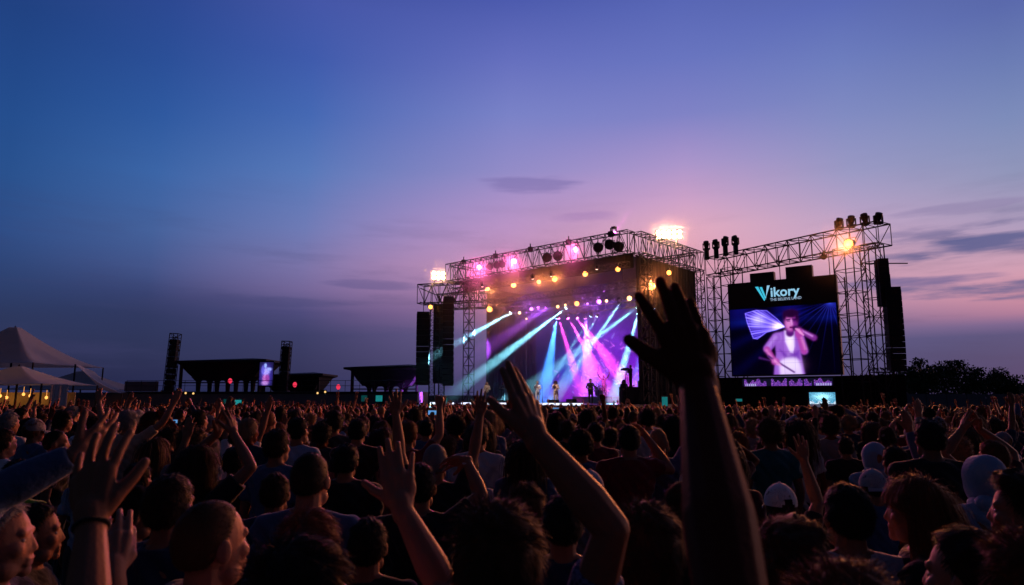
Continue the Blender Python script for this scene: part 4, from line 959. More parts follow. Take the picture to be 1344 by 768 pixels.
# ================================================================== people
def V3(*a): return Vector(a)
SKIN = [mat('skin_%s' % n, c, .55, 0, .12, 9, .10, 130, .12, sss=.05) for n, c in (('pale', (.34, .165, .105)), ('tan', (.25, .115, .07)), ('olive', (.19, .085, .052)), ('brown', (.10, .026, .014)))]
SKIN[3].node_tree.nodes['Principled BSDF'].inputs['Specular IOR Level'].default_value = .02
HAIRM = {n: mat('hair_' + n, c, .65, 0, .35, 14, 0, 60, .15) for n, c in (('black', (.012, .010, .009)), ('dark brown', (.030, .017, .010)), ('brown', (.075, .040, .020)), ('auburn', (.15, .05, .02)), ('fair', (.22, .14, .075)), ('grey', (.20, .19, .185)))}
def cloth(n, c): return mat('cloth_' + n.replace(' ', '_'), c, .9, 0, .2, 9, .35, 45, .15, sheen=.25)
CL = {n: cloth(n, c) for n, c in (('black', (.015, .015, .017)), ('charcoal', (.04, .04, .045)), ('navy', (.02, .03, .07)), ('denim blue', (.06, .10, .19)), ('grey', (.17, .17, .19)), ('light grey', (.36, .37, .42)), ('white', (.62, .62, .65)), ('dark red', (.15, .012, .02)), ('maroon', (.07, .012, .02)), ('olive', (.06, .07, .03)), ('teal', (.02, .10, .11)), ('light blue', (.22, .32, .46)), ('lime', (.22, .38, .03)), ('pink', (.45, .16, .22)), ('lilac', (.34, .30, .52)), ('beige', (.36, .28, .20)))}
TROUSER = CL['charcoal']
def checked():
    m = bpy.data.materials.new('cloth_check'); m.use_nodes = True; n = m.node_tree; b = n.nodes['Principled BSDF']; b.inputs['Roughness'].default_value = .9
    t = n.nodes.new('ShaderNodeTexCoord'); ck = n.nodes.new('ShaderNodeTexChecker'); ck.inputs['Scale'].default_value = 75
    ck.inputs[1].default_value = (.03, .04, .10, 1); ck.inputs[2].default_value = (.14, .16, .28, 1)
    n.links.new(t.outputs['Object'], ck.inputs[0]); n.links.new(ck.outputs['Color'], b.inputs['Base Color']); return m
CL['checked navy'] = checked()

def remesh(mb, vox, smooth_it=3, name='body', factor=.5):
    me = mb.mesh('tmp'); o = bpy.data.objects.new('tmp', me); col.objects.link(o)
    md = o.modifiers.new('r', 'REMESH'); md.mode = 'VOXEL'; md.voxel_size = vox; md.use_smooth_shade = True
    if smooth_it: s = o.modifiers.new('s', 'SMOOTH'); s.factor = factor; s.iterations = smooth_it
    bpy.context.view_layer.update(); dg = bpy.context.evaluated_depsgraph_get()
    r = bpy.data.meshes.new_from_object(o.evaluated_get(dg)); bpy.data.objects.remove(o); bpy.data.meshes.remove(me)
    r.name = name; r.materials.clear(); r.polygons.foreach_set('use_smooth', [True] * len(r.polygons)); return r

def hand(mb, w, d, t, nrm, curl=(.12, .1, .12, .16), spread=(.12, .02, -.07, -.2), thumb=.75, k=1.0, fat=1.0):
    """w wrist, d finger direction, t towards the thumb, nrm out of the palm; five fingers of unequal length"""
    d = Vector(d).normalized(); t = (Vector(t) - d * Vector(t).dot(d)).normalized(); n = t.cross(d).normalized(); n = n if n.dot(Vector(nrm)) > 0 else -n
    w = Vector(w)
    def q(x, y, z=0): return w + (t * x + d * y + n * z) * k
    f_ = fat * k
    bases = [(.030, .090, -.002), (.009, .096, -.005), (-.012, .091, -.003), (-.031, .079, .002)]
    lens = [.073, .081, .074, .058]; rads = [.0088, .0092, .0087, .0076]
    for (x, y, z), L, r, c, s in zip(bases, lens, rads, curl, spread):
        mb.cap(q(x * .45, .008), q(x, y - .004, z), .0155 * f_, .0125 * f_)
        p = q(x, y - .012, z); a = 0
        dv = (d + t * s).normalized()
        for fr, rr in ((.47, .98), (.30, .90), (.23, .80)):
            a += c
            dd = (dv * math.cos(a) + n * math.sin(a)).normalized(); e = p + dd * ((L + .012) * fr * k)
            mb.cap(p, e, r * rr * 1.08 * f_, r * rr * 1.02 * f_); mb.ell(p, (r * rr * 1.16 * f_,) * 3, None, 10, 8); p = e
    mb.ell(q(-.002, .05, .001), (.040 * f_, .048 * k, .0145 * f_), (t, d, n), 14, 8)
    mb.cap(q(.012, .012, .006), q(.036, .040, .010), .017 * f_, .015 * f_)
    p0 = q(.034, .038, .010); dv = (t * math.sin(thumb) + d * math.cos(thumb) + n * .22).normalized(); p1 = p0 + dv * .040 * k
    dv2 = (dv * .9 + d * .22).normalized(); p2 = p1 + dv2 * .034 * k
    mb.cap(p0, p1, .0145 * f_, .0112 * f_); mb.cap(p1, p2, .0112 * f_, .0088 * f_)
    mb.cap(q(0, -.012), q(0, .02), .026 * f_, .027 * f_)

DOWN = dict(el=(.24, -.02, 1.11), wr=(.235, .07, .87), d=(0, .25, -1), t=(0, 1, .2), n=(-1, 0, 0))
ARMS = {
 'down': DOWN,
 'up': dict(el=(.275, .09, 1.60), wr=(.235, .16, 1.855), d=(-.06, .06, 1), t=(-1, 0, 0), n=(0, 1, 0)),
 'straight': dict(el=(.25, .07, 1.655), wr=(.29, .12, 1.91), d=(.1, .08, 1), t=(-1, .1, 0), n=(0, 1, 0)),
 'wide': dict(el=(.36, .07, 1.60), wr=(.46, .12, 1.84), d=(.22, .1, 1), t=(-1, .1, .2), n=(0, 1, 0)),
 'clap': dict(el=(.29, .13, 1.62), wr=(.075, .17, 1.80), d=(-.42, .05, .9), t=(0, -.7, .2), n=(-1, 0, 0)),
 'phone': dict(el=(.235, .20, 1.30), wr=(.13, .34, 1.56), d=(-.25, .12, 1), t=(-1, .1, 0), n=(0, 1, 0), curl=(.5, .55, .55, .6)),
 'fist': dict(el=(.275, .09, 1.60), wr=(.25, .15, 1.86), d=(-.06, .06, 1), t=(-1, .2, 0), n=(0, 1, 0), curl=(1.35, 1.4, 1.4, 1.4), thumb=.2),
 'chest': dict(el=(.25, .06, 1.13), wr=(.08, .26, 1.19), d=(-1, .25, .3), t=(0, 0, 1), n=(0, -1, 0), curl=(.5, .5, .5, .5)),
 'head': dict(el=(.40, .03, 1.52), wr=(.16, .06, 1.68), d=(-1, .1, .25), t=(0, .2, -1), n=(0, -.3, -1), curl=(.3, .3, .3, .3)),
}
TORSO = [(.86, .150, .108, 0, 0), (.95, .162, .112, 0, 0), (1.05, .148, .102, 0, 0), (1.15, .145, .103, 0, 0), (1.25, .158, .112, 0, 0), (1.34, .168, .112, 0, -.004), (1.395, .158, .092, 0, -.01), (1.435, .105, .074, 0, -.018), (1.47, .058, .058, 0, -.022)]
def arm_pts(a, side):
    sx = side
    m = lambda p: V3(p[0] * sx, p[1], p[2])
    el, wr = m(a['el']), m(a['wr'])
    if 'sh' in a: sh = m(a['sh'])
    else:
        lift = max(0, min(1, (el.z - 1.30) / .3)); sh = V3(.183 * sx, -.005 + .02 * lift, 1.385 + .05 * lift)
    return sh, el, wr
def body(aR, aL, vox=.009, face=False, legs=True, fem=False, name='person', fat=1.0, smooth=3, stance=.0, build_=1.0):
    mb = MB(); W = (.90 if fem else 1.0) * build_
    mb.loft([(z, rx * W, ry * (1.0 if not fem else .95) * build_, cx, cy) for z, rx, ry, cx, cy in TORSO], 24)
    # neck, head
    mb.cap((0, -.028, 1.40), (0, -.012, 1.56), .060 if not fem else .050, .055 if not fem else .047)
    mb.ell((0, -.014, 1.618), (.0765, .098, .102), None, 24, 16)
    mb.ell((0, .022, 1.575), (.066, .074, .085), None, 20, 14)
    mb.cap((-.026, .030, 1.525), (.026, .030, 1.525), .042, .042); mb.ell((0, .074, 1.510), (.024, .022, .022), None, 12, 8)
    mb.cap((-.034, .070, 1.628), (.034, .070, 1.628), .0150, .0150, 10)
    mb.cap((0, .080, 1.615), (0, .0965, 1.577), .0095, .0125, 10); mb.cap((-.011, .090, 1.572), (.011, .090, 1.572), .0100, .0100, 8)
    mb.cap((-.018, .088, 1.545), (.018, .088, 1.545), .0085, .0085, 8); mb.cap((-.016, .086, 1.531), (.016, .086, 1.531), .0090, .0090, 8)
    for s in (-1, 1):
        mb.ell((s * .040, .058, 1.580), (.026, .028, .026), None, 12, 8)
        mb.ell((s * .080, -.012, 1.592), (.011, .022, .033), (V3(.95 * s, -.3, 0), V3(.3 * s, .95, 0), UP), 12, 8)
        mb.cap((s * .04, -.028, 1.455), (s * .155 * W, -.015, 1.405), .040, .040)
    for a, s in ((aR, 1), (aL, -1)):
        sh, el, wr = arm_pts(a, s); sh = V3(sh.x * W, sh.y, sh.z); g = fat * (.86 if fem else 1.0)
        mb.ell(sh, (.058 * g, .060 * g, .062 * g)); mb.cap(V3(.10 * s * W, -.005, 1.35), sh, .075, .054 * g)
        mid = sh.lerp(el, .42); mb.cap(sh, mid, .052 * g, .048 * g); mb.cap(mid, el, .048 * g, .037 * g)
        m2 = el.lerp(wr, .30); mb.cap(el, m2, .038 * g, .0425 * g); mb.cap(m2, wr, .0425 * g, .026 * g)
        m = lambda p: V3(p[0] * s, p[1], p[2])
        hk = dict(k=a.get('k', .95 if fem else 1.0), fat=a.get('fat', 1.0))
        for kk in ('curl', 'spread', 'thumb'):
            if kk in a: hk[kk] = a[kk]
        if vox > .008: hk['fat'] = 1.18
        hand(mb, wr, m(a['d']), m(a['t']), m(a['n']), **hk)
    if legs:
        for s in (-1, 1):
            y = stance * s
            mb.cap((s * .085, 0, .88), (s * .10, y * .5 + .01, .49), .085, .056); mb.cap((s * .10, y * .5 + .01, .49), (s * .103, y * .6, .34), .056, .057); mb.cap((s * .103, y * .6, .34), (s * .105, y - .01, .09), .057, .036)
            mb.cap((s * .105, y - .04, .045), (s * .12, y + .14, .035), .042, .034)
    return remesh(mb, vox, smooth, name)
def shirt(aR, aL, sleeve='short', vox=.010, fem=False, hem=.84, hood=False, build_=1.0, loose=1.0):
    mb = MB(); W = (.90 if fem else 1.0) * build_; g = .012 * loose
    prof = [(hem, .166, .124, 0, 0), (.95, .172, .126, 0, 0), (1.05, .164, .120, 0, 0), (1.15, .160, .120, 0, 0), (1.25, .170, .126, 0, 0), (1.34, .180, .126, 0, -.004), (1.40, .168, .104, 0, -.01), (1.443, .112, .085, 0, -.018), (1.462, .080, .074, 0, -.022)]
    mb.loft([(z, rx * W + (g - .012), ry * build_ + (g - .012), cx, cy) for z, rx, ry, cx, cy in prof], 24)
    for a, s in ((aR, 1), (aL, -1)):
        sh, el, wr = arm_pts(a, s); sh = V3(sh.x * W, sh.y, sh.z)
        mb.ell(sh, (.070, .072, .072)); mb.cap(V3(.10 * s * W, -.005, 1.35), sh, .090, .068); mb.cap((s * .04, -.028, 1.445), (s * .155 * W, -.015, 1.412), .046, .048)
        if sleeve == 'short': mb.tube(sh, sh.lerp(el, .62), .066, .060, 16)
        elif sleeve == 'long':
            mb.cap(sh, el, .066, .053, 14); mb.cap(el, el.lerp(wr, .35), .054, .055, 14); mb.tube(el.lerp(wr, .35), el.lerp(wr, .94), .055, .040, 14)
    if hood:
        mb.cap((-.07, -.085, 1.44), (.07, -.085, 1.44), .05, .05); mb.ell((0, -.02, 1.45), (.12, .10, .05))
    r = remesh(mb, vox, 4, 'shirt')
    n = len(r.vertices); co = np.empty(n * 3, np.float32); r.vertices.foreach_get('co', co); co = co.reshape(n, 3)
    no = np.empty(n * 3, np.float32); r.vertices.foreach_get('normal', no); no = no.reshape(n, 3)
    x, y, z = co.T
    fold = .0045 * np.sin(z * 38 + 9 * np.sin(x * 9 + 1) + 5 * y) + .0035 * np.sin(x * 46 + z * 21 + 4 * np.sin(z * 13)) + .003 * np.sin((x + z) * 70 + 3 * np.sin(y * 20))
    co += no * ((2.0 if sleeve == 'long' else 1.2) * fold * np.clip((1.47 - z) * 9, 0, 1))[:, None]
    r.vertices.foreach_set('co', co.ravel()); r.update(); return r
def trousers(stance=0.0):
    mb = MB(); mb.loft([(.80, .165, .122, 0, 0), (.90, .166, .122, 0, 0), (.97, .160, .116, 0, 0)], 20)
    for s in (-1, 1):
        y = stance * s
        mb.cap((s * .085, 0, .86), (s * .10, y * .5 + .01, .49), .10, .072); mb.tube((s * .10, y * .5 + .01, .49), (s * .105, y - .01, .07), .072, .056, 14)
    return remesh(mb, .016, 3, 'trousers')
# ---- hair: a scalp shell and thousands of fine tapered locks
HC = V3(0, -.014, 1.615); HR = (.0765, .098, .104)
def hairline(y):
    return float(np.interp(y, [-1, -.35, -.05, .12, .45, .62, 1.0], [-.80, -.72, -.30, -.05, .42, .60, .74]))
def hair_mesh(kind, seed=1, dense=1.0):
    rg = np.random.RandomState(seed)
    cfg = dict(buzz=(.004, .007, 3200), crop=(.010, .022, 4200), messy=(.018, .046, 8500), quiff=(.020, .042, 7500), curly=(.026, .035, 3200), long=(.016, .30, 2600), tail=(.010, .09, 2200), bald=(.004, .012, 1200), bob=(.018, .16, 2600))[kind]
    off, L, N = cfg; N = int(N * dense)
    if dense < .5: L *= 1.25; off *= 1.25
    nu, nv = (64, 44) if dense > .5 else (32, 22)
    vs = []; fs = []; idx = {}
    def margin(x, y, z):
        m = z - hairline(y)
        if kind == 'bald': m = min(m, .30 - z + .0 * y)
        return m
    ph = rg.rand(6) * 6.3
    def bump(x, y, z): return (math.sin(7 * x + ph[0] + 3 * math.sin(5 * z + ph[1])) * math.sin(8 * y + ph[2] + 2 * math.sin(6 * x + ph[3]))) * (.35 if kind in ('messy', 'quiff', 'curly') else .25) + (.12 if kind in ('messy', 'quiff') else .2 if kind == 'buzz' else .3) * math.sin(19 * x + 6 * math.sin(9 * z + ph[4])) * math.sin(17 * y + 13 * z + ph[5])
    def surf(x, y, z, lift=0.0):
        m = margin(x, y, z); k = max(0.0, min(1.0, m / .22)); k = k * k * (3 - 2 * k)
        o = off * (1 + bump(x, y, z)) * k * (1.0 + (.55 if kind == 'quiff' and z > .55 and y > 0 else 0) + (.35 if kind in ('crop', 'quiff', 'messy') and z > .5 else 0)) - .006 * (1 - k)
        return (HC.x + x * (HR[0] + o + lift), HC.y + y * (HR[1] + o + lift), HC.z + z * (HR[2] + o + lift))
    for j in range(nv + 1):
        th = math.pi * j / nv
        for i in range(nu):
            a = 2 * math.pi * i / nu; x, y, z = math.sin(th) * math.cos(a), math.sin(th) * math.sin(a), math.cos(th)
            if margin(x, y, z) > -.10: idx[(i, j)] = len(vs); vs.append(surf(x, y, z))
    for j in range(nv):
        for i in range(nu):
            k = (i + 1) % nu; c = [idx.get(p) for p in ((i, j), (i, j + 1), (k, j + 1), (k, j))]
            if None not in c: fs.append(tuple(c))
    mb = MB(); mb.add(vs, fs)
    cr = np.array((rg.normal(0, .15), -.38, .92)); cr /= np.linalg.norm(cr)
    sv = []; sf = []; n = 0
    while n < N:
        d = rg.normal(0, 1, 3); d /= np.linalg.norm(d); x, y, z = d
        m = margin(x, y, z)
        if m < .01: continue
        n += 1
        root = np.array(surf(x, y, z, -.002)); nr = d.copy()
        fl = d - cr * 1.0; fl -= nr * fl.dot(nr); fl /= (np.linalg.norm(fl) + 1e-6)
        if kind in ('messy', 'quiff') and z > .3: fl = fl * .6 + np.array((.55, .35, .1)); fl -= nr * fl.dot(nr)
        cl_ = np.array((math.sin(11 * x + 5 * z + ph[1]), math.sin(12 * y + 4 * x + ph[2]), math.sin(10 * z + 6 * y + ph[3])))
        fl += cl_ * (.30 if kind in ('messy', 'quiff') else .25); fl += rg.normal(0, .13 if kind not in ('curly',) else .9, 3)
        l = L * rg.uniform(.55, 1.1) * (1 if kind in ('long', 'bob') else (.75 + .25 * min(1, m * 2)))
        seg_ = 6 if kind in ('long', 'bob', 'tail') else 3; fly = rg.rand() < .07; w_ = rg.uniform(.0004, .0009) if kind in ('messy', 'quiff') else rg.uniform(.0006, .0014) * (1 if dense > .5 else 2.6); pts = [root]; p = root.copy(); v = nr * (.5 if fly else 0) + fl * (.75 if kind != 'buzz' else .35) + nr * (.17 if kind in ('messy', 'quiff') else .55 if kind == 'curly' else .24 if kind in ('crop', 'bald') else .9 if kind == 'buzz' else .25)
        for s_ in range(seg_):
            v = v / (np.linalg.norm(v) + 1e-6); p = p + v * l / seg_
            if kind in ('long', 'bob', 'tail'):
                v = v * .55 + np.array((0, -.10, -.75)) + rg.normal(0, .06, 3)
                r_ = np.array((p[0] / .098, (p[1] + .014) / .118)); q = np.linalg.norm(r_)
                if p[2] < 1.60 and q < 1 and q > .05: p[0] /= q ** .8; p[1] = (p[1] + .014) / q ** .8 - .014
                if p[1] > .03 and p[2] < 1.62: p[1] = .03 - .2 * (p[1] - .03)
            elif kind == 'curly': v = v + rg.normal(0, .8, 3)
            else: v = v + np.array((0, 0, -.22)) + rg.normal(0, .12, 3)
            pts.append(p.copy())
        ax = np.cross(fl, nr) + rg.normal(0, .3, 3); ax /= np.linalg.norm(ax) + 1e-6; b = len(sv)
        for s_, q in enumerate(pts):
            ww = w_ * (1 - .8 * s_ / len(pts)); sv.append(tuple(q - ax * ww)); sv.append(tuple(q + ax * ww))
        for s_ in range(len(pts) - 1): sf.append((b + 2 * s_, b + 2 * s_ + 1, b + 2 * s_ + 3, b + 2 * s_ + 2))
    mb.add(sv, sf)
    if kind in ('long', 'bob'):
        zb_ = 1.30 if kind == 'long' else 1.46; rv = []; k = 22
        for j in range(9):
            f = j / 8; z = 1.64 + (zb_ - 1.64) * f
            for i in range(k + 1):
                a = math.pi * (1.0 + (i / k)) + 0; a = math.pi * (.93 + 1.14 * i / k)
                rv.append((math.cos(a) * (.094 + .016 * math.sin(f * 3) + .004 * math.sin(i * 2.3 + f * 4)), -.02 + math.sin(a) * (.108 + .01 * math.sin(f * 2.2) + .004 * math.sin(i * 3.1)), z))
        mb.add(rv, [(j * (k + 1) + i, j * (k + 1) + i + 1, (j + 1) * (k + 1) + i + 1, (j + 1) * (k + 1) + i) for j in range(8) for i in range(k)])
    if kind == 'tail':
        mb.ell((0, -.118, 1.64), (.028, .03, .028)); mb.path([V3(0, -.13, 1.63), V3(0, -.155, 1.56), V3(.01, -.14, 1.46), V3(.012, -.125, 1.38)], [.026, .034, .028, .008], 10)
    return mb.mesh('hair', True)
def cap_mesh(back=False):
    mb = MB(); vs = []; fs = []; nu, nv = 36, 12
    for j in range(nv + 1):
        th = (math.pi / 2 + .12) * j / nv
        for i in range(nu):
            a = 2 * math.pi * i / nu; sx, sy, sz = math.sin(th) * math.cos(a), math.sin(th) * math.sin(a), math.cos(th)
            seam = 1 - .012 * (abs(math.cos(a * 3)) > .985)
            vs.append((sx * .097 * seam, -.012 + sy * .115 * seam, 1.622 + sz * .122 * (1 - .06 * math.sin(th))))
    fs = [(j * nu + i, (j + 1) * nu + i, (j + 1) * nu + (i + 1) % nu, j * nu + (i + 1) % nu) for j in range(nv) for i in range(nu)
          if not (j >= nv - 3 and abs(((i / nu * 2 * math.pi) - (1.5 * math.pi if not back else .5 * math.pi))) < .42 - .1 * (nv - 1 - j))]
    mb.add(vs, fs); mb.ell((0, -.012, 1.744), (.010, .010, .006), None, 8, 5)
    sg = -1 if back else 1; bv = []
    for j in range(7):
        for i in range(17):
            a = math.pi * (.14 + .72 * i / 16); r = 1 + .62 * j / 6 * math.sin(a) ** .6
            bv.append((math.cos(a) * .097 * (1 + .06 * j / 6), -.012 + sg * math.sin(a) * .115 * r, 1.607 - .012 * (j / 6) - .018 * math.cos(a) ** 2 * (j / 6)))
    mb.add(bv, [(j * 17 + i, j * 17 + i + 1, (j + 1) * 17 + i + 1, (j + 1) * 17 + i) for j in range(6) for i in range(16)])
    mb.add([(x, y, z - .004) for x, y, z in bv], [(j * 17 + i, (j + 1) * 17 + i, (j + 1) * 17 + i + 1, j * 17 + i + 1) for j in range(6) for i in range(16)])
    return mb.mesh('cap', True)
def hood_mesh():
    mb = MB(); nu, nv = 40, 22; vs = []
    for j in range(nv + 1):
        t = -.20 + 1.0 * j / nv; 
        # rings stacked from the face opening (front) to the back of the hood
        f = j / nv; y = .075 - .205 * f
        prof = math.sqrt(max(0.0, 1 - ((f - .38) / .64) ** 2)) if f > .38 else 1 - .10 * ((.38 - f) / .38) ** 2
        for i in range(nu):
            a = 2 * math.pi * i / nu; rx, rz = .112 * prof, .145 * prof
            z = 1.605 + math.sin(a) * rz - (.03 if math.sin(a) < -.3 else 0) * prof
            w_ = 1 + .02 * math.sin(5 * a + 3 * f); vs.append((math.cos(a) * rx * w_, y - .012 * math.sin(a) * f, z + .010 * math.sin(9 * f + 2 * a) * f))
    fs = [(j * nu + i, j * nu + (i + 1) % nu, (j + 1) * nu + (i + 1) % nu, (j + 1) * nu + i) for j in range(nv) for i in range(nu)]
    mb.add(vs, fs); mb.cap((-.085, -.06, 1.46), (.085, -.06, 1.46), .055, .055); mb.ell((0, -.02, 1.455), (.135, .115, .055))
    return mb.mesh('hood', True)
def eye_mesh():
    mb = MB(); mb.ell((0, 0, 0), (.0118, .0118, .0118), None, 12, 8); return mb.mesh('eye', True)
EYE = eye_mesh(); EYEM = mat('eye', (.16, .11, .09), .2, 0, .1, 3, spec=.6)

HAIR = {k: hair_mesh(k, 11 + i) for i, k in enumerate(('buzz', 'crop', 'messy', 'quiff', 'curly', 'long', 'tail', 'bald', 'bob'))}
HAIR_LO = {k: hair_mesh(k, 31 + i, .42) for i, k in enumerate(('crop', 'messy', 'curly', 'long', 'tail', 'bob', 'buzz'))}
CAPM, CAPB, HOODM = cap_mesh(), cap_mesh(True), hood_mesh()
TR = {0.0: trousers(0.0), .12: trousers(.12)}
_b, _s = {}, {}
def get_body(key, fn):
    if key not in _b: _b[key] = fn()
    return _b[key]
def person(loc, yaw, H, pose, skin, shirtm, hair, hairm, label, sleeve='short', hi=False, fem=False, group=None, face=False, aR=None, aL=None, cap=None, hood=None, key=None, fat=1.0, build_=1.0, trm=None, vox=None, stance=0.0):
    """one person: a continuous body; hair, clothing and headwear are its children"""
    aR = aR or ARMS[pose[0]]; aL = aL or ARMS[pose[1]]
    v = vox or (.0048 if hi else .010)
    k = (key or pose, fem, hi, build_, v)
    me = get_body(('b',) + k + (fat, stance), lambda: body(aR, aL, v, face, True, fem, 'person', fat, 2, stance, build_))
    sm = get_body(('s', sleeve) + k + (bool(hood),), lambda: shirt(aR, aL, sleeve, .009 if hi else .014, fem, hood=bool(hood), build_=build_))
    s = H / (1.735)
    def mk(n, mesh, m, parent=None):
        if len(mesh.materials) == 0: mesh.materials.append(m)
        o = bpy.data.objects.new(n, mesh); col.objects.link(o)
        o.material_slots[0].link = 'OBJECT'; o.material_slots[0].material = m
        if parent: o.parent = parent
        return o
    b = mk('person', me, skin); b.location = (loc[0], loc[1], loc[2] if len(loc) > 2 else 0); b.rotation_euler = (0, 0, yaw); b.scale = (s, s, s)
    tag(b, label, 'person', group)
    mk('shirt' if not hood else 'hoodie', sm, shirtm, b); mk('trousers', TR[stance], trm or TROUSER, b)
    if hood: mk('hood', HOODM, hood, b)
    elif hair: mk('hair', (HAIR if hi else HAIR_LO)[hair], hairm, b)
    if cap: mk('cap', CAPM if cap[1] == 'front' else CAPB, cap[0], b)
    if face:
        for sg in (-1, 1): e = mk('eye', EYE, EYEM, b); e.location = (sg * .031, .0695, 1.603)
    return b
def place(u, v, d):
    """ground point and standing height of somebody whose crown shows at (u, v), d metres ahead"""
    p = P(u, v, d); return (p.x, p.y), p.z
def local(p, root, yaw, H):
    s = H / 1.735; q = Vector(p) - Vector((root[0], root[1], 0)); q = Matrix.Rotation(-yaw, 3, 'Z') @ q; return q / s
def reach(root, yaw, H, side, el, wr, d, t, n, **k):
    """an arm description from points and directions of the place"""
    rt = Matrix.Rotation(-yaw, 3, 'Z'); m = lambda q: (q.x * side, q.y, q.z)
    a = dict(el=m(local(el, root, yaw, H)), wr=m(local(wr, root, yaw, H)), d=m(rt @ Vector(d)), t=m(rt @ Vector(t)), n=m(rt @ Vector(n))); a.update(k); return a
# ================================================================== the near crowd, one by one
sk = SKIN; hm = HAIRM
taken = []
def hero(u, v, d, yaw, hair, hc, shirtc, label, pose=('down', 'down'), skin=0, H=None, **k):
    (x, y), h = place(u, v, d)
    if hair in ('messy', 'quiff', 'crop', 'curly', 'long', 'bob'): h -= .012
    taken.append((x, y, u, d))
    k.setdefault('hi', d < 3.6)
    hm_ = hm[hc] if hc else None
    return person((x, y), R(yaw), H or h, pose, sk[skin], CL[shirtc] if isinstance(shirtc, str) else shirtc, hair, hm_, label, **k)

# --- the four big raised hands
def own(u_or_x, y, H, yaw=0): taken.append((u_or_x, y, 672 + F * u_or_x / y, y)); return (u_or_x, y)
# big hand at the right: back of a right hand, thumb to the left
rt = own(.06, .66, 1.60); w_ = P(915, 503, 1.05); e_ = P(962, 800, .75)
a = reach(rt, 0, 1.60, 1, e_, w_, P(889, 415, 1.07) - w_, P(815, 452, 1.06) - P(862, 480, 1.06), (0, 1, 0), curl=(.08, .05, .06, .06), spread=(-.02, -.02, .02, .0), thumb=.78, fat=1.22, k=1.05)
a['spread'] = (.26, .01, -.02, -.04)
person(rt, 0, 1.60, None, sk[3], CL['black'], 'crop', hm['black'], 'person below the frame raising the largest open hand, right of the stage', 'short', True, aR=a, aL=ARMS['down'], key='bighand', vox=.0036, fat=1.12)
# left hand with a wristband, fingers bent forward
rt = own(-.52, 1.10, 1.60); w_ = P(120, 684, 1.33); e_ = P(112, 840, 1.22)
a = reach(rt, 0, 1.60, -1, e_, w_, P(124, 605, 1.36) - w_, Vector((1, 0, .1)), (0, 1, 0), curl=(.16, .14, .14, .18), spread=(.30, .18, .04, -.14), thumb=.75, fat=1.05, k=1.14)
pl = person(rt, 0, 1.60, None, sk[1], CL['charcoal'], 'crop', hm['dark brown'], 'person below the frame raising a spread left hand with a black wristband', 'short', True, aR=ARMS['down'], aL=a, key='lefthand', vox=.0038)
mb = MB(); q0 = local(w_, rt, 0, 1.60); ax_ = (local(e_, rt, 0, 1.60) - q0).normalized(); s_, f_, u_ = frame(ax_)
q0 = q0 + ax_ * .012
for k in range(20):
    a0, a1 = 2 * math.pi * k / 20, 2 * math.pi * (k + 1) / 20
    mb.cap(q0 + s_ * .0315 * math.cos(a0) + u_ * .0315 * math.sin(a0), q0 + s_ * .0315 * math.cos(a1) + u_ * .0315 * math.sin(a1), .0045, .0045, 6)
wb = mb.build('wristband', CL['black'], pl, True); wb.location = (0, 0, 0)
# arm in a denim sleeve reaching in from the left edge
rt = own(-1.72, 1.75, 1.70); w_ = P(100, 597, 2.0); e_ = P(-8, 650, 1.93)
a = reach(rt, R(-20), 1.70, 1, e_, w_, P(128, 575, 2.05) - w_, (0, -.2, 1), (.3, 1, 0), curl=(.2, .2, .2, .2))
person(rt, R(-20), 1.70, None, sk[1], CL['denim blue'], 'crop', hm['brown'], 'person outside the left edge reaching in with a blue denim sleeve', 'long', True, aR=a, aL=ARMS['down'], key='denim')

# --- faces and heads along the bottom, left to right
hero(6, 648, 2.2, -72, 'crop', 'grey', 'black', 'older grey-haired man in profile at the left edge', face=True, skin=0)
hero(52, 655, 2.8, -62, 'crop', 'black', 'black', 'dark-haired man in profile beside the older grey man, facing right', face=True, skin=1)
hero(182, 637, 3.3, -58, 'messy', 'black', 'navy', 'dark-haired young man in profile behind the hand with the wristband', face=True, skin=1)
hero(228, 617, 2.75, -12, 'crop', 'dark brown', 'navy', 'broad man in a navy jacket left of the close-cropped fair head', sleeve='long', skin=1, build_=1.08)
(x, y), h = place(284, 650, 2.0); rt = (x, y); taken.append((x, y, 284, 2.0))
w_ = P(149, 752, 1.72); e_ = P(146, 850, 1.70)
a = reach(rt, R(-38), h, -1, e_, w_, P(150, 700, 1.76) - w_, (.9, .45, 0), (-.4, 1, 0), curl=(.18, .24, .28, .34), spread=(.05, .02, -.02, -.06), thumb=.1)
person(rt, R(-38), h, None, sk[0], CL['black'], 'buzz', hm['brown'], 'large close-cropped fair head turned right, one hand lifted beside him', 'short', True, aR=ARMS['down'], aL=a, key='cropman', vox=.0042, face=True)
hero(410, 590, 3.2, -8, 'buzz', 'dark brown', 'denim blue', 'man with cropped hair rimmed by light, in a dark denim jacket', sleeve='long', skin=0, build_=1.05)
hero(363, 617, 4.0, 6, 'crop', 'dark brown', 'navy', 'dark-haired person in navy standing in front of the broad blue t-shirt', skin=1, hi=True)
hero(366, 561, 5.3, -12, 'crop', 'dark brown', 'denim blue', 'broad man in a plain blue t-shirt left of centre', skin=1, build_=1.1)
hero(393, 546, 7.0, -20, 'crop', 'black', 'light blue', 'dark-haired man in a light blue t-shirt just behind the cropped head', skin=1)
hero(411, 668, 2.4, -15, 'messy', 'auburn', 'navy', 'low reddish-brown mop of hair behind the biggest dark head', skin=0)
(x, y), h = place(403, 697, 1.46); h -= .02; rt = (x, y); taken.append((x, y, 403, 1.46))
w_ = P(528, 668, 1.80); e_ = P(584, 776, 1.74)
a = reach(rt, R(-32), h, 1, e_, w_, P(517, 600, 1.84) - w_, (-1, 0, .15), (0, 1, 0), curl=(.05, .04, .05, .12), spread=(.03, .0, -.03, -.24), thumb=.85, fat=1.05, k=1.05)
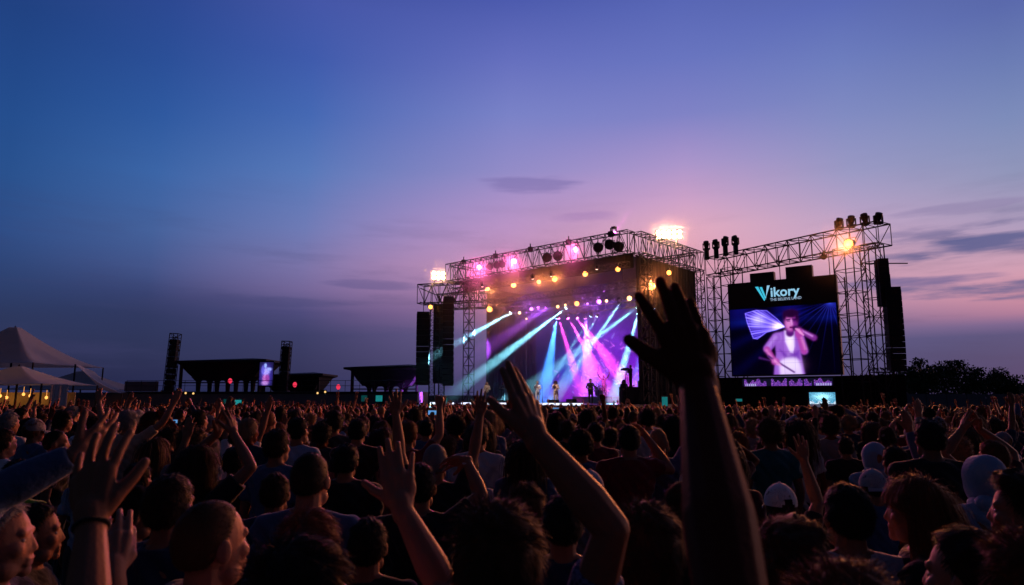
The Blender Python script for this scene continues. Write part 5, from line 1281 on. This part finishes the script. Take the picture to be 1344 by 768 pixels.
person(rt, R(-32), h, None, sk[0], CL['lilac'], 'messy', hm['dark brown'], 'biggest dark-haired head at the bottom, in a lilac shirt, raising an open hand', 'short', True, aR=a, aL=ARMS['down'], key='lilac', vox=.0040, face=True)
hero(485, 674, 2.9, 0, 'crop', 'black', 'black', 'black-haired head close behind the raised open hand, low down', skin=1)
hero(455, 580, 5.0, 5, 'crop', 'black', 'black', 'broad black silhouette with black hair left of the open hand', skin=1, build_=1.15)
(x, y), h = place(552, 607, 3.7); rt = (x, y); taken.append((x, y, 552, 3.7))
a = reach(rt, 0, h, 1, P(632, 650, 3.75), P(612, 604, 3.9), (-1, .3, -.1), (0, .6, -.8), (0, -.2, -1), curl=(.35, .35, .35, .4))
pb = person(rt, 0, h, None, sk[1], CL['black'], 'crop', hm['black'], 'man in a black t-shirt with a wristband, arm bent above his shoulder', 'short', True, aR=a, aL=ARMS['down'], key='bent', build_=1.08)
mb = MB(); q0 = local(P(612, 604, 3.9).lerp(P(632, 650, 3.75), .1), rt, 0, h); mb.ell(q0, (.034, .034, .012), None, 14, 8); wb = mb.build('wristband', CL['light grey'], pb, True); wb.location = (0, 0, 0)
# centre: the arm that cuts across the stage
(x, y), h = place(655, 654, 1.66); h -= .015; rt = (x, y); taken.append((x, y, 655, 1.66))
w_ = P(703, 574, 1.60); e_ = P(803, 694, 1.56)
a = reach(rt, R(-4), h, 1, P(679, 510, 1.62) - w_, w_, P(679, 510, 1.62) - w_, (-1, 0, 0), (0, 1, 0))
a = reach(rt, R(-4), h, 1, e_, w_, P(681, 508, 1.64) - w_, (-.62, -.75, -.25), (-.75, .62, 0), curl=(.05, .04, .05, .06), spread=(-.03, -.01, .02, .06), thumb=.62, fat=1.05, k=1.07, sh=None)
a.pop('sh')
person(rt, R(-4), h, None, sk[1], CL['checked navy'], 'messy', hm['brown'], 'brown-haired head in a checked navy shirt, raising a bare arm before the stage', 'short', True, aR=a, aL=ARMS['down'], key='centre', vox=.0038, fat=1.06)
hero(690, 633, 3.6, 10, 'messy', 'brown', 'black', 'brown-haired head with an orange rim, left under the raised bare arm', skin=0, hi=True)
hero(738, 645, 2.9, 0, 'crop', 'black', 'navy', 'person in a navy sweatshirt half hidden behind the raised bare arm', sleeve='long', skin=1)
hero(774, 618, 4.4, 0, None, None, 'grey', 'person in a pale knitted grey cap right of the raised bare arm', cap=(CL['light grey'], 'front'), skin=1, hi=True)
hero(848, 658, 2.05, -6, 'messy', 'brown', 'navy', 'light-brown tousled head with lit strands, bottom centre right', skin=0)
(x, y), h = place(825, 557, 5.8); rt = (x, y); taken.append((x, y, 825, 5.8))
a = reach(rt, 0, h, 1, P(880, 617, 5.8), P(846, 570, 6.0), (-.8, .2, .7), (0, .4, -.8), (-.4, 0, -1), curl=(.4, .4, .4, .4))
person(rt, 0, h, None, sk[1], CL['dark red'], 'crop', hm['black'], 'broad man in a dark red t-shirt with one arm bent to his head', 'short', True, aR=a, aL=ARMS['down'], key='redman', build_=1.12, vox=.007)
hero(863, 561, 6.2, -10, 'buzz', 'fair', 'denim blue', 'fair round head beside the dark red t-shirt, one hand up', ('up', 'down'), skin=0, hi=True)
hero(893, 631, 4.0, 8, 'bob', 'brown', 'black', 'brown-haired head with a bob cut left of the largest arm', skin=0, hi=True)
hero(762, 563, 6.0, 0, 'curly', 'black', 'denim blue', 'curly dark head in a blue jacket left of the dark red t-shirt', sleeve='long', skin=2, hi=True)
hero(781, 553, 7.6, 0, 'crop', 'black', 'maroon', 'dark-haired person in a maroon shirt just left of the broad red man', skin=1)
# right side
hero(1022, 632, 3.9, 0, 'crop', 'dark brown', 'black', 'person in a white cap raising one hand right of the largest arm', ('up', 'down'), skin=1, cap=(CL['white'], 'front'), hi=True)
hero(1040, 680, 2.1, -38, 'quiff', 'brown', 'black', 'brown-haired head with orange-lit top turned right, below the white cap', face=True, skin=0)
hero(1108, 629, 2.7, 0, 'crop', 'black', 'light grey', 'broad black-haired man in a light grey t-shirt at lower right', skin=1, build_=1.12)
hero(1196, 622, 2.7, 62, 'long', 'auburn', 'black', 'woman with long auburn hair in profile, facing left', face=True, skin=0, fem=True, sleeve='long')
hero(1290, 600, 4.2, 12, None, None, 'light blue', 'person in a light blue hoodie with the hood up', hood=CL['light blue'], sleeve='long', skin=1, hi=True)
hero(1334, 620, 2.6, 55, 'quiff', 'dark brown', 'black', 'man with a tall quiff in profile at the right edge, facing left', face=True, skin=0)
hero(1262, 683, 1.78, 38, 'crop', 'dark brown', 'black', 'large flat-topped dark head turned left in the lower right corner', face=True, skin=0)
hero(1340, 692, 1.62, 5, 'messy', 'auburn', 'maroon', 'reddish hair cut by the lower right corner', skin=0)
hero(1105, 735, 1.14, -5, 'messy', 'auburn', 'charcoal', 'reddish hair of the closest head, at the bottom right of centre', skin=0)
hero(1172, 583, 5.4, 0, 'crop', 'black', 'denim blue', 'black-haired person in blue raising one hand below the gantry tower', ('up', 'down'), skin=1, sleeve='long')
hero(1147, 582, 6.3, -8, None, None, 'light blue', 'person with a pale blue hood up below the gantry tower', hood=CL['light blue'], sleeve='long', skin=1)
hero(1143, 614, 4.9, 10, 'crop', 'black', 'denim blue', 'person in a pale cap worn backwards behind the auburn-haired woman', cap=(CL['light grey'], 'back'), skin=1, hi=True)
hero(1300, 575, 5.0, 8, 'crop', 'auburn', 'maroon', 'reddish-haired person clasping both hands high in front of the blue hoodie', ('clap', 'clap'), skin=1, hi=True)
hero(1217, 548, 5.0, -5, 'crop', 'black', 'black', 'tall broad man in black below the outer gantry loudspeakers', skin=2, build_=1.18)
hero(262, 583, 4.0, -30, 'long', 'dark brown', 'black', 'dark long-haired woman clasping both hands above her head at left', ('clap', 'clap'), skin=1, hi=True, fem=True)
hero(311, 585, 5.5, -20, 'crop', 'black', 'olive', 'dark-haired man in an olive shirt right of the clasped hands', skin=1)
hero(28, 600, 4.6, -10, 'crop', 'black', 'lime', 'dark-haired person in a lime green t-shirt near the left edge', skin=2)
hero(8, 561, 6.2, -25, 'crop', 'dark brown', 'white', 'person in a white t-shirt at the left edge of the crowd', skin=1)
hero(77, 563, 6.5, -65, 'buzz', 'black', 'black', 'man with a warmly lit face in profile near the left edge', skin=2, face=True)
hero(100, 571, 7.6, -10, 'crop', 'black', 'navy', 'person in a white cap near the left edge', cap=(CL['white'], 'front'), skin=1)
hero(184, 605, 4.8, -10, 'crop', 'black', 'black', 'black-haired man raising a slim open hand at left', ('straight', 'down'), skin=1)
hero(572, 580, 4.6, 0, 'buzz', 'grey', 'black', 'grey-cropped man stretching both hands up together, left of centre', ('straight', 'straight'), skin=1, hi=True)
hero(470, 548, 7.2, 0, 'crop', 'black', 'black', 'black silhouetted man standing taller than those around him, left of centre', skin=1, build_=1.1)
hero(628, 552, 6.4, -8, 'crop', 'black', 'light grey', 'dark-haired person in a pale grey top right of the raised hands', skin=1)

# ------------------------------------------------------------------ the rest of the near crowd on a loose grid, out to about 14 m
cand = []
y = 2.5; row = 0
while y < 15.5:
    st = .66 + .012 * y; x = -y * .86 - .8 + (row % 2) * st / 2
    while x < y * .86 + .8:
        cand.append((x + rnd.uniform(-.34, .34) * st, y + rnd.uniform(-.32, .32) * st)); x += st
    y += st * .92; row += 1
near = []
for x, y in cand:
    if any((x - a) ** 2 + (y - b) ** 2 < .52 ** 2 for a, b, _, _ in taken): continue
    H = rnd.choice((1.56, 1.60, 1.64, 1.68, 1.71, 1.74, 1.78, 1.84)) + rnd.uniform(-.02, .02)
    if y < 4.6: H = min(H, 1.68 if y > 3.4 else 1.58)
    u, v = proj((x, y, H))
    if u < -40 or u > 1384 or v > 790: continue
    # do not stand in front of somebody picked out by hand
    bad = False
    for a, b, hu, hd in taken:
        if y < hd - .25 and abs(u - hu) < (.20 / y + .13 / hd) * F and H > 1.55: bad = True
    if bad: continue
    near.append((x, y, H, u, v))
near.sort(key=lambda t: t[1])
N_NEAR = 300 - len(taken) - 14
far_extra = near[N_NEAR:]; near = near[:N_NEAR]
Y_SPLIT = near[-1][1]
zones = [(-60, 60, 'below the front tent'), (60, 168, 'below the marquee wing'), (168, 240, 'below the left speaker tower'), (240, 335, 'below the largest pavilion'), (335, 400, 'below the tall lit screen'), (400, 460, 'between the pavilions'), (460, 545, 'below the rightmost pavilion'), (545, 625, 'below the left wing loudspeakers'),
         (625, 720, 'below the left stage performers'), (720, 800, 'below the lone standing guitarist'), (800, 900, 'below the right stage end'), (900, 955, 'between stage and giant screen'), (955, 1050, 'below the giant screen'), (1050, 1105, 'below the small bright monitor'), (1105, 1190, 'below the gantry tower'), (1190, 1265, 'below the rounded trees'), (1265, 1400, 'below the low trees at right')]
poses = [('down', 'down')] * 24 + [('up', 'down'), ('down', 'up'), ('straight', 'down'), ('straight', 'straight'), ('wide', 'wide'), ('clap', 'clap'), ('phone', 'down'), ('fist', 'down'), ('head', 'head')]
pl_ = {('down', 'down'): '', ('up', 'down'): 'right hand raised', ('down', 'up'): 'left hand raised', ('straight', 'down'): 'right arm stretched up', ('straight', 'straight'): 'arms stretched up', ('wide', 'wide'): 'arms spread up', ('clap', 'clap'): 'clapping overhead', ('phone', 'down'): 'holding up a phone', ('fist', 'down'): 'fist raised', ('head', 'head'): 'hands on head'}
hair_n = {'crop': 'short', 'messy': 'tousled', 'curly': 'curly', 'long': 'long', 'tail': 'tied-back', 'bob': 'bobbed', 'buzz': 'cropped'}
people = []; cnt = {}
for i, (x, y, H, u, v) in enumerate(near):
    zone = next(z for a, b, z in zones if a <= u < b)
    ps = rnd.choice(poses) if y > 3.2 else ('down', 'down')
    fem = rnd.random() < .4
    hk = rnd.choice(('long', 'tail', 'bob', 'long', 'curly') if fem else ('crop', 'crop', 'messy', 'buzz', 'curly'))
    hc = rnd.choices(list(HAIRM), (5, 5, 4, 1.4, 2.0, 1.2))[0]
    shc = rnd.choices([k for k in CL if k not in ('checked navy', 'lime')], (8, 5, 6, 6, 4, 3, 2, 2.4, 2, 1.5, 1.5, 3, .6, .8, 1))[0]
    capd = rnd.random() < .12
    people.append(dict(x=x, y=y, H=H, u=u, zone=zone, ps=ps, fem=fem, hk=hk, hc=hc, shc=shc, cap=capd))
def base_label(p):
    a = pl_[p['ps']]
    h = ('grey cap' if p['cap'] else f"{hair_n[p['hk']]} {p['hc']} hair")
    return f"{h}, {p['shc']} top" + (f", {a}" if a else '')
from collections import defaultdict
gr = defaultdict(list)
for p in people: gr[(base_label(p), p['zone'])].append(p)
far_w = ['nearest', 'second nearest', 'third nearest', 'fourth nearest', 'fifth nearest']
for (bl, zn), ps_ in gr.items():
    ps_.sort(key=lambda p: p['y'])
    for k, p in enumerate(ps_):
        p['label'] = (f"{bl}, {zn}" if len(ps_) == 1 else f"{bl}, {far_w[min(k, 4)]} such {zn}")
phones = []
for p in people:
    yaw = math.atan2(-(4 - p['x']), 45 - p['y']) * .8 + rnd.gauss(0, .22)
    b = person((p['x'], p['y']), yaw, p['H'], p['ps'], rnd.choices(sk, (4, 4, 3, 2))[0], CL[p['shc']], p['hk'], hm[p['hc']], p['label'], rnd.choice(('short', 'short', 'long')), False, p['fem'], 'people standing in the crowd', cap=(CL['grey'], 'front') if p['cap'] else None, vox=.010 if p['y'] < 7 else .013)
    if p['ps'][0] == 'phone': phones.append((p, yaw))
ph_scr = emat('phone_screen', (.12, .35, .75), .8); ph_b = M['black']
for p, yaw in phones:
    s = p['H'] / 1.735; c = Matrix.Rotation(yaw, 3, 'Z') @ Vector((.105, .375, 1.66)) * s + Vector((p['x'], p['y'], 0))
    rx = Matrix.Rotation(yaw, 3, 'Z'); ax = (rx @ V3(1, 0, 0), rx @ V3(0, 1, 0), UP)
    t = empty('phone', c - UP * .04, f"phone held up by the person with {base_label(p).split(', holding')[0].split(',')[0]}, {p['zone']}", 'phone', 'phones held up in the crowd')
    mb = MB(); mb.box(c, (.15, .009, .075), ax); part(mb, 'phone_case', ph_b, t)
    mb = MB(); mb.box(c - ax[1] * .006, (.14, .002, .066), ax); part(mb, 'screen', ph_scr, t)

# ------------------------------------------------------------------ beyond them: thousands more, as one mass
def lo_person(pose, fem, hk):
    mb = MB()
    mb.m = 0; mb.ell((0, .0, 1.60), (.074, .090, .115), None, 8, 6); mb.cap((0, -.02, 1.42), (0, -.01, 1.52), .05, .05, 6) if False else mb.tube((0, -.02, 1.40), (0, -.01, 1.54), .052, .05, 6, False)
    for a, s in ((ARMS[pose[0]], 1), (ARMS[pose[1]], -1)):
        sh, el, wr = arm_pts(a, s); mb.m = 0
        mb.tube(sh.lerp(el, .5), el, .044, .038, 5, False); mb.tube(el, wr, .038, .026, 5, False); d = V3(a['d'][0] * s, a['d'][1], a['d'][2]).normalized()
        s_, f_, u_ = frame(d); 
        if wr.z > 1.4:
            mb.tube(wr, wr + d * .09, .028, .040, 5, True)
            for k in range(4): mb.tube(wr + d * .08 + V3(1, 0, 0) * (-.03 + .02 * k), wr + d * (.16 + .02 * (k in (1, 2))) + V3(1, 0, 0) * (-.05 + .033 * k), .011, .008, 4)
            mb.tube(wr + d * .03, wr + d * .08 - V3(1, 0, 0) * .06 * s, .013, .009, 4)
        mb.m = 1; mb.tube(sh, sh.lerp(el, .55), .066, .058, 6)
    mb.m = 1; mb.loft([(.0, .15, .10, 0, 0), (.9, .165, .12, 0, 0), (1.15, .16, .118, 0, 0), (1.33, .20, .12, 0, 0), (1.41, .18, .10, 0, -.01), (1.45, .08, .07, 0, -.02)], 10)
    mb.m = 2; mb.ell((0, -.022, 1.628), (.084, .098, .104), None, 9, 6)
    if hk == 'long': mb.loft([(1.34, .07, .03, 0, -.10), (1.50, .092, .05, 0, -.09), (1.64, .085, .07, 0, -.05)], 8)
    f = mb.f; tri = []; mi = []
    for q, m_ in zip(f, mb.mi):
        for k in range(1, len(q) - 1): tri.append((q[0], q[k], q[k + 1])); mi.append(m_)
    return np.array(mb.v, np.float32), np.array(tri, np.int32), np.array(mi, np.int32)
tpl = [lo_person(ps, 0, hk) for ps in (('down', 'down'), ('up', 'down'), ('down', 'straight'), ('straight', 'straight'), ('clap', 'clap'), ('wide', 'wide')) for hk in ('short', 'long')]
wts = np.array([40, 24, 1.0, .7, 1.0, .7, .5, .3, .5, .3, .3, .2]); wts /= wts.sum()
spots = [(x, y, H) for x, y, H, u, v in far_extra]
y = max(Y_SPLIT, 13.5) + .3; y = 15.6; row = 0
rg = np.random.RandomState(21)
while y < 60:
    st = .70 + .004 * y; x = -y * .86 - 2 + (row % 2) * st / 2
    while x < y * .86 + 2:
        px, py = x + rg.uniform(-.24, .24), y + rg.uniform(-.24, .24)
        rel = Vector((px, py, 0)) - N0; s_, d_ = rel.dot(e1), rel.dot(e2)
        ok = d_ < -3.6 and not (s_ < -1 and False)
        if s_ < 0: ok = py < 38.5 and (rel.dot(e2) < -3.6 or True) and not (-3 < s_ and d_ > -3.6)
        if s_ > 20: ok = py < 57.5 and d_ < -1.5
        if px < -26 and py > 44: ok = False
        if ok: spots.append((px, py, (rg.choice((1.54, 1.58, 1.62, 1.66, 1.70, 1.76)) if py < 26 else rg.choice((1.44, 1.48, 1.52, 1.56, 1.60))) + rg.uniform(-.03, .03)))
        x += st
    y += st * .95; row += 1
smats = [CL[k] for k in ('black', 'charcoal', 'navy', 'denim blue', 'grey', 'light grey', 'dark red', 'white', 'maroon', 'beige')]; sw = np.array([9, 6, 5, 3, 2.5, 1.4, 1.4, .9, 2, 1.2]); sw /= sw.sum()
hmats = [hm[k] for k in ('black', 'dark brown', 'brown', 'fair', 'auburn')]; hw = np.array([6, 6, 3, 1.2, .8]); hw /= hw.sum()
mats = list(SKIN) + smats + hmats
AV, AF, AM = [], [], []; off = 0
for px, py, H in spots:
    k = rg.choice(len(tpl), p=wts); v, f, mi = tpl[k]; s = H / 1.735; yaw = math.atan2(-(4 - px), 48 - py) * .7 + rg.normal(0, .3)
    c, s2 = math.cos(yaw), math.sin(yaw); q = v * s * np.array((rg.uniform(.94, 1.1), 1, 1), np.float32)
    r_ = np.empty_like(q); r_[:, 0] = q[:, 0] * c - q[:, 1] * s2 + px; r_[:, 1] = q[:, 0] * s2 + q[:, 1] * c + py; r_[:, 2] = q[:, 2]
    lut = np.array([rg.choice(4, p=(.34, .3, .22, .14)), 4 + rg.choice(len(smats), p=sw), 4 + len(smats) + rg.choice(len(hmats), p=hw)])
    AV.append(r_); AF.append(f + off); AM.append(lut[mi]); off += len(v)
AV = np.concatenate(AV); AF = np.concatenate(AF).astype(np.int32); AM = np.concatenate(AM).astype(np.int32)
me = bpy.data.meshes.new('crowd'); me.vertices.add(len(AV)); me.vertices.foreach_set('co', AV.ravel()); me.loops.add(len(AF) * 3); me.loops.foreach_set('vertex_index', AF.ravel())
me.polygons.add(len(AF)); me.polygons.foreach_set('loop_start', np.arange(0, len(AF) * 3, 3, dtype=np.int32)); me.polygons.foreach_set('loop_total', np.full(len(AF), 3, np.int32))
for m_ in mats: me.materials.append(m_)
me.polygons.foreach_set('material_index', AM); me.polygons.foreach_set('use_smooth', np.ones(len(AF), bool)); me.update(); me.validate()
o = bpy.data.objects.new('crowd', me); col.objects.link(o); tag(o, 'dense dark crowd packed from the middle distance up to the stage', 'crowd', None, 'stuff')
print('near', len(near), 'heroes', len(taken), 'mass', len(spots), 'split', Y_SPLIT, 'extra', len(far_extra))

# ================================================================== performers on the deck
def performer(u, v_feet, d, pose, shirtm, trm, hair, hc, label, yaw_to=None, key=None, aR=None, aL=None, skin=0, stance=0.0, fem=False, sleeve='long', H=1.88):
    q = on_d(u, v_feet, d); q.z = DECK
    yaw = math.atan2(q.x - 2, -q.y) + math.pi if yaw_to is None else yaw_to
    yaw = math.atan2(-(0 - q.x), (0 - q.y)) if yaw_to is None else yaw_to
    b = person((q.x, q.y, DECK), yaw, H, pose, sk[skin], shirtm, hair, hm[hc], label, sleeve, True, fem, 'performers on the stage', aR=aR, aL=aL, key=key or ('perf',) + tuple(pose or ()), vox=.010, trm=trm, stance=stance)
    return b, q, yaw
G_R = dict(el=(.30, .02, 1.13), wr=(.10, .22, 1.08), d=(-1, .3, -.3), t=(0, .3, 1), n=(0, -1, 0), curl=(.5, .5, .5, .5)); G_L = dict(el=(.30, .10, 1.15), wr=(.40, .28, 1.26), d=(.4, .6, .8), t=(-.5, .2, .6), n=(-1, 0, 0), curl=(.9, .9, .9, .9))
MIC = dict(el=(.25, .10, 1.18), wr=(.07, .20, 1.42), d=(-.4, -.1, .9), t=(-1, 0, 0), n=(0, -1, 0), curl=(1.1, 1.1, 1.1, 1.1))
def guitar(q, yaw, label, z=1.08):
    rot = Matrix.Rotation(yaw, 3, 'Z'); o0 = Vector((q.x, q.y, DECK)); T = lambda x, y, zz: o0 + rot @ V3(x, y, zz)
    t = empty('guitar', T(0, .18, z), label, 'guitar')
    ax = (rot @ V3(-.9, .1, .42).normalized(), rot @ V3(0, 1, 0), (rot @ V3(.42, 0, .9)).normalized())
    mb = MB(); mb.ell(T(.06, .20, z - .02), (.16, .03, .13), ax); mb.ell(T(-.06, .20, z + .02), (.12, .03, .10), ax); part(mb, 'body', M['roofdark'], t, True)
    mb = MB(); mb.box(T(-.40, .235, z + .17), (.62, .025, .05), ax); mb.box(T(-.72, .25, z + .315), (.14, .02, .08), ax); part(mb, 'neck', M['bark'], t)
gold = cloth('pale gold', (.55, .40, .30)); wht = CL['white']
b, q, yw = performer(639, 529, 1.2, ('down', 'chest'), CL['beige'], CL['navy'], 'long', 'fair', 'fair-haired performer at the dark left end of the stage', fem=True, skin=0)
b, q, yw = performer(660, 529, 2.2, ('chest', 'chest'), CL['black'], CL['black'], 'crop', 'black', 'performer in black barely visible at the dark left side of the stage', skin=1)
b, q, yw = performer(705.5, 529, 1.0, None, wht, wht, 'curly', 'fair', 'performer in white with big pale hair left of stage centre', key='mic', aR=MIC, aL=ARMS['chest'], fem=True)
b, q, yw = performer(729.5, 529, 1.4, None, gold, gold, 'long', 'dark brown', 'performer in a long pale gold outfit on the stage', key='mic', aR=MIC, aL=ARMS['chest'], fem=True)
b, q, yw = performer(775.5, 529, 0.6, None, CL['black'], CL['black'], 'messy', 'dark brown', 'guitarist in black standing alone at stage centre right', key='gtr', aR=G_R, aL=G_L, stance=.12, H=1.94); guitar(q, yw, 'dark guitar held by the guitarist standing alone at stage centre right')
b, q, yw = performer(819.5, 527, 0.8, None, CL['black'], CL['black'], 'long', 'black', 'long-haired guitarist in black near the right podium', key='gtr', aR=G_R, aL=G_L, stance=.12, H=1.82, skin=1); guitar(q, yw, 'dark guitar held by the long-haired guitarist near the right podium')
b, q, yw = performer(790, 527, 7.4, ('wide', 'wide'), CL['black'], CL['black'], 'crop', 'black', 'drummer in black behind the drum kit in the violet smoke', skin=1); b.location = S(8.2, 7.95, DECK + .6)
# camera operator on the podium
c_ = S(1.5, 1.8, DECK + 1.3); b = person((c_.x, c_.y, c_.z), 0.9, 1.68, ('chest', 'chest'), sk[2], CL['black'], 'crop', hm['black'], 'camera operator in black standing on the right podium', 'long', True, key=('perf', 'chest', 'chest'), vox=.010)
t = empty('video_camera', c_ + e1 * .35 + UP * .0, 'video camera on a tripod beside the operator on the right podium', 'video camera')
cc = c_ + e1 * .4 + UP * 1.35; mb = MB(); mb.box(cc, (.42, .2, .22), SAX); mb.tube(cc + e1 * .2, cc + e1 * .42, .08, .09, 10); part(mb, 'camera_body', M['black'], t)
mb = MB()
for k in range(3): mb.tube(cc - UP * .12, c_ + e1 * .4 + V3(math.cos(k * 2.1), math.sin(k * 2.1), 0) * .22, .02, .015, 5)
part(mb, 'tripod', M['steel'], t)
for i, (u, d) in enumerate(((655, .8), (712, .2), (733, .6), (786, -.2))):
    q = on_d(u, 529, d); q.z = DECK; t = empty('microphone_stand', q, ['thin microphone stand at the dark left end of the stage', 'thin microphone stand beside the performer in white', 'thin microphone stand beside the pale gold outfit', 'thin microphone stand beside the lone guitarist'][i], 'microphone stand', 'microphone stands on the stage')
    mb = MB(); mb.tube(q, q + UP * 1.5, .015, None, 5); mb.tube(q, q + UP * .03, .15, None, 10); mb.tube(q + UP * 1.45, q + UP * 1.65 - e2 * .25, .012, None, 5); part(mb, 'pole', M['steel'], t)
    mb = MB(); mb.cap(q + UP * 1.65 - e2 * .25, q + UP * 1.70 - e2 * .33, .025, .03, 8); part(mb, 'microphone', M['black'], t)
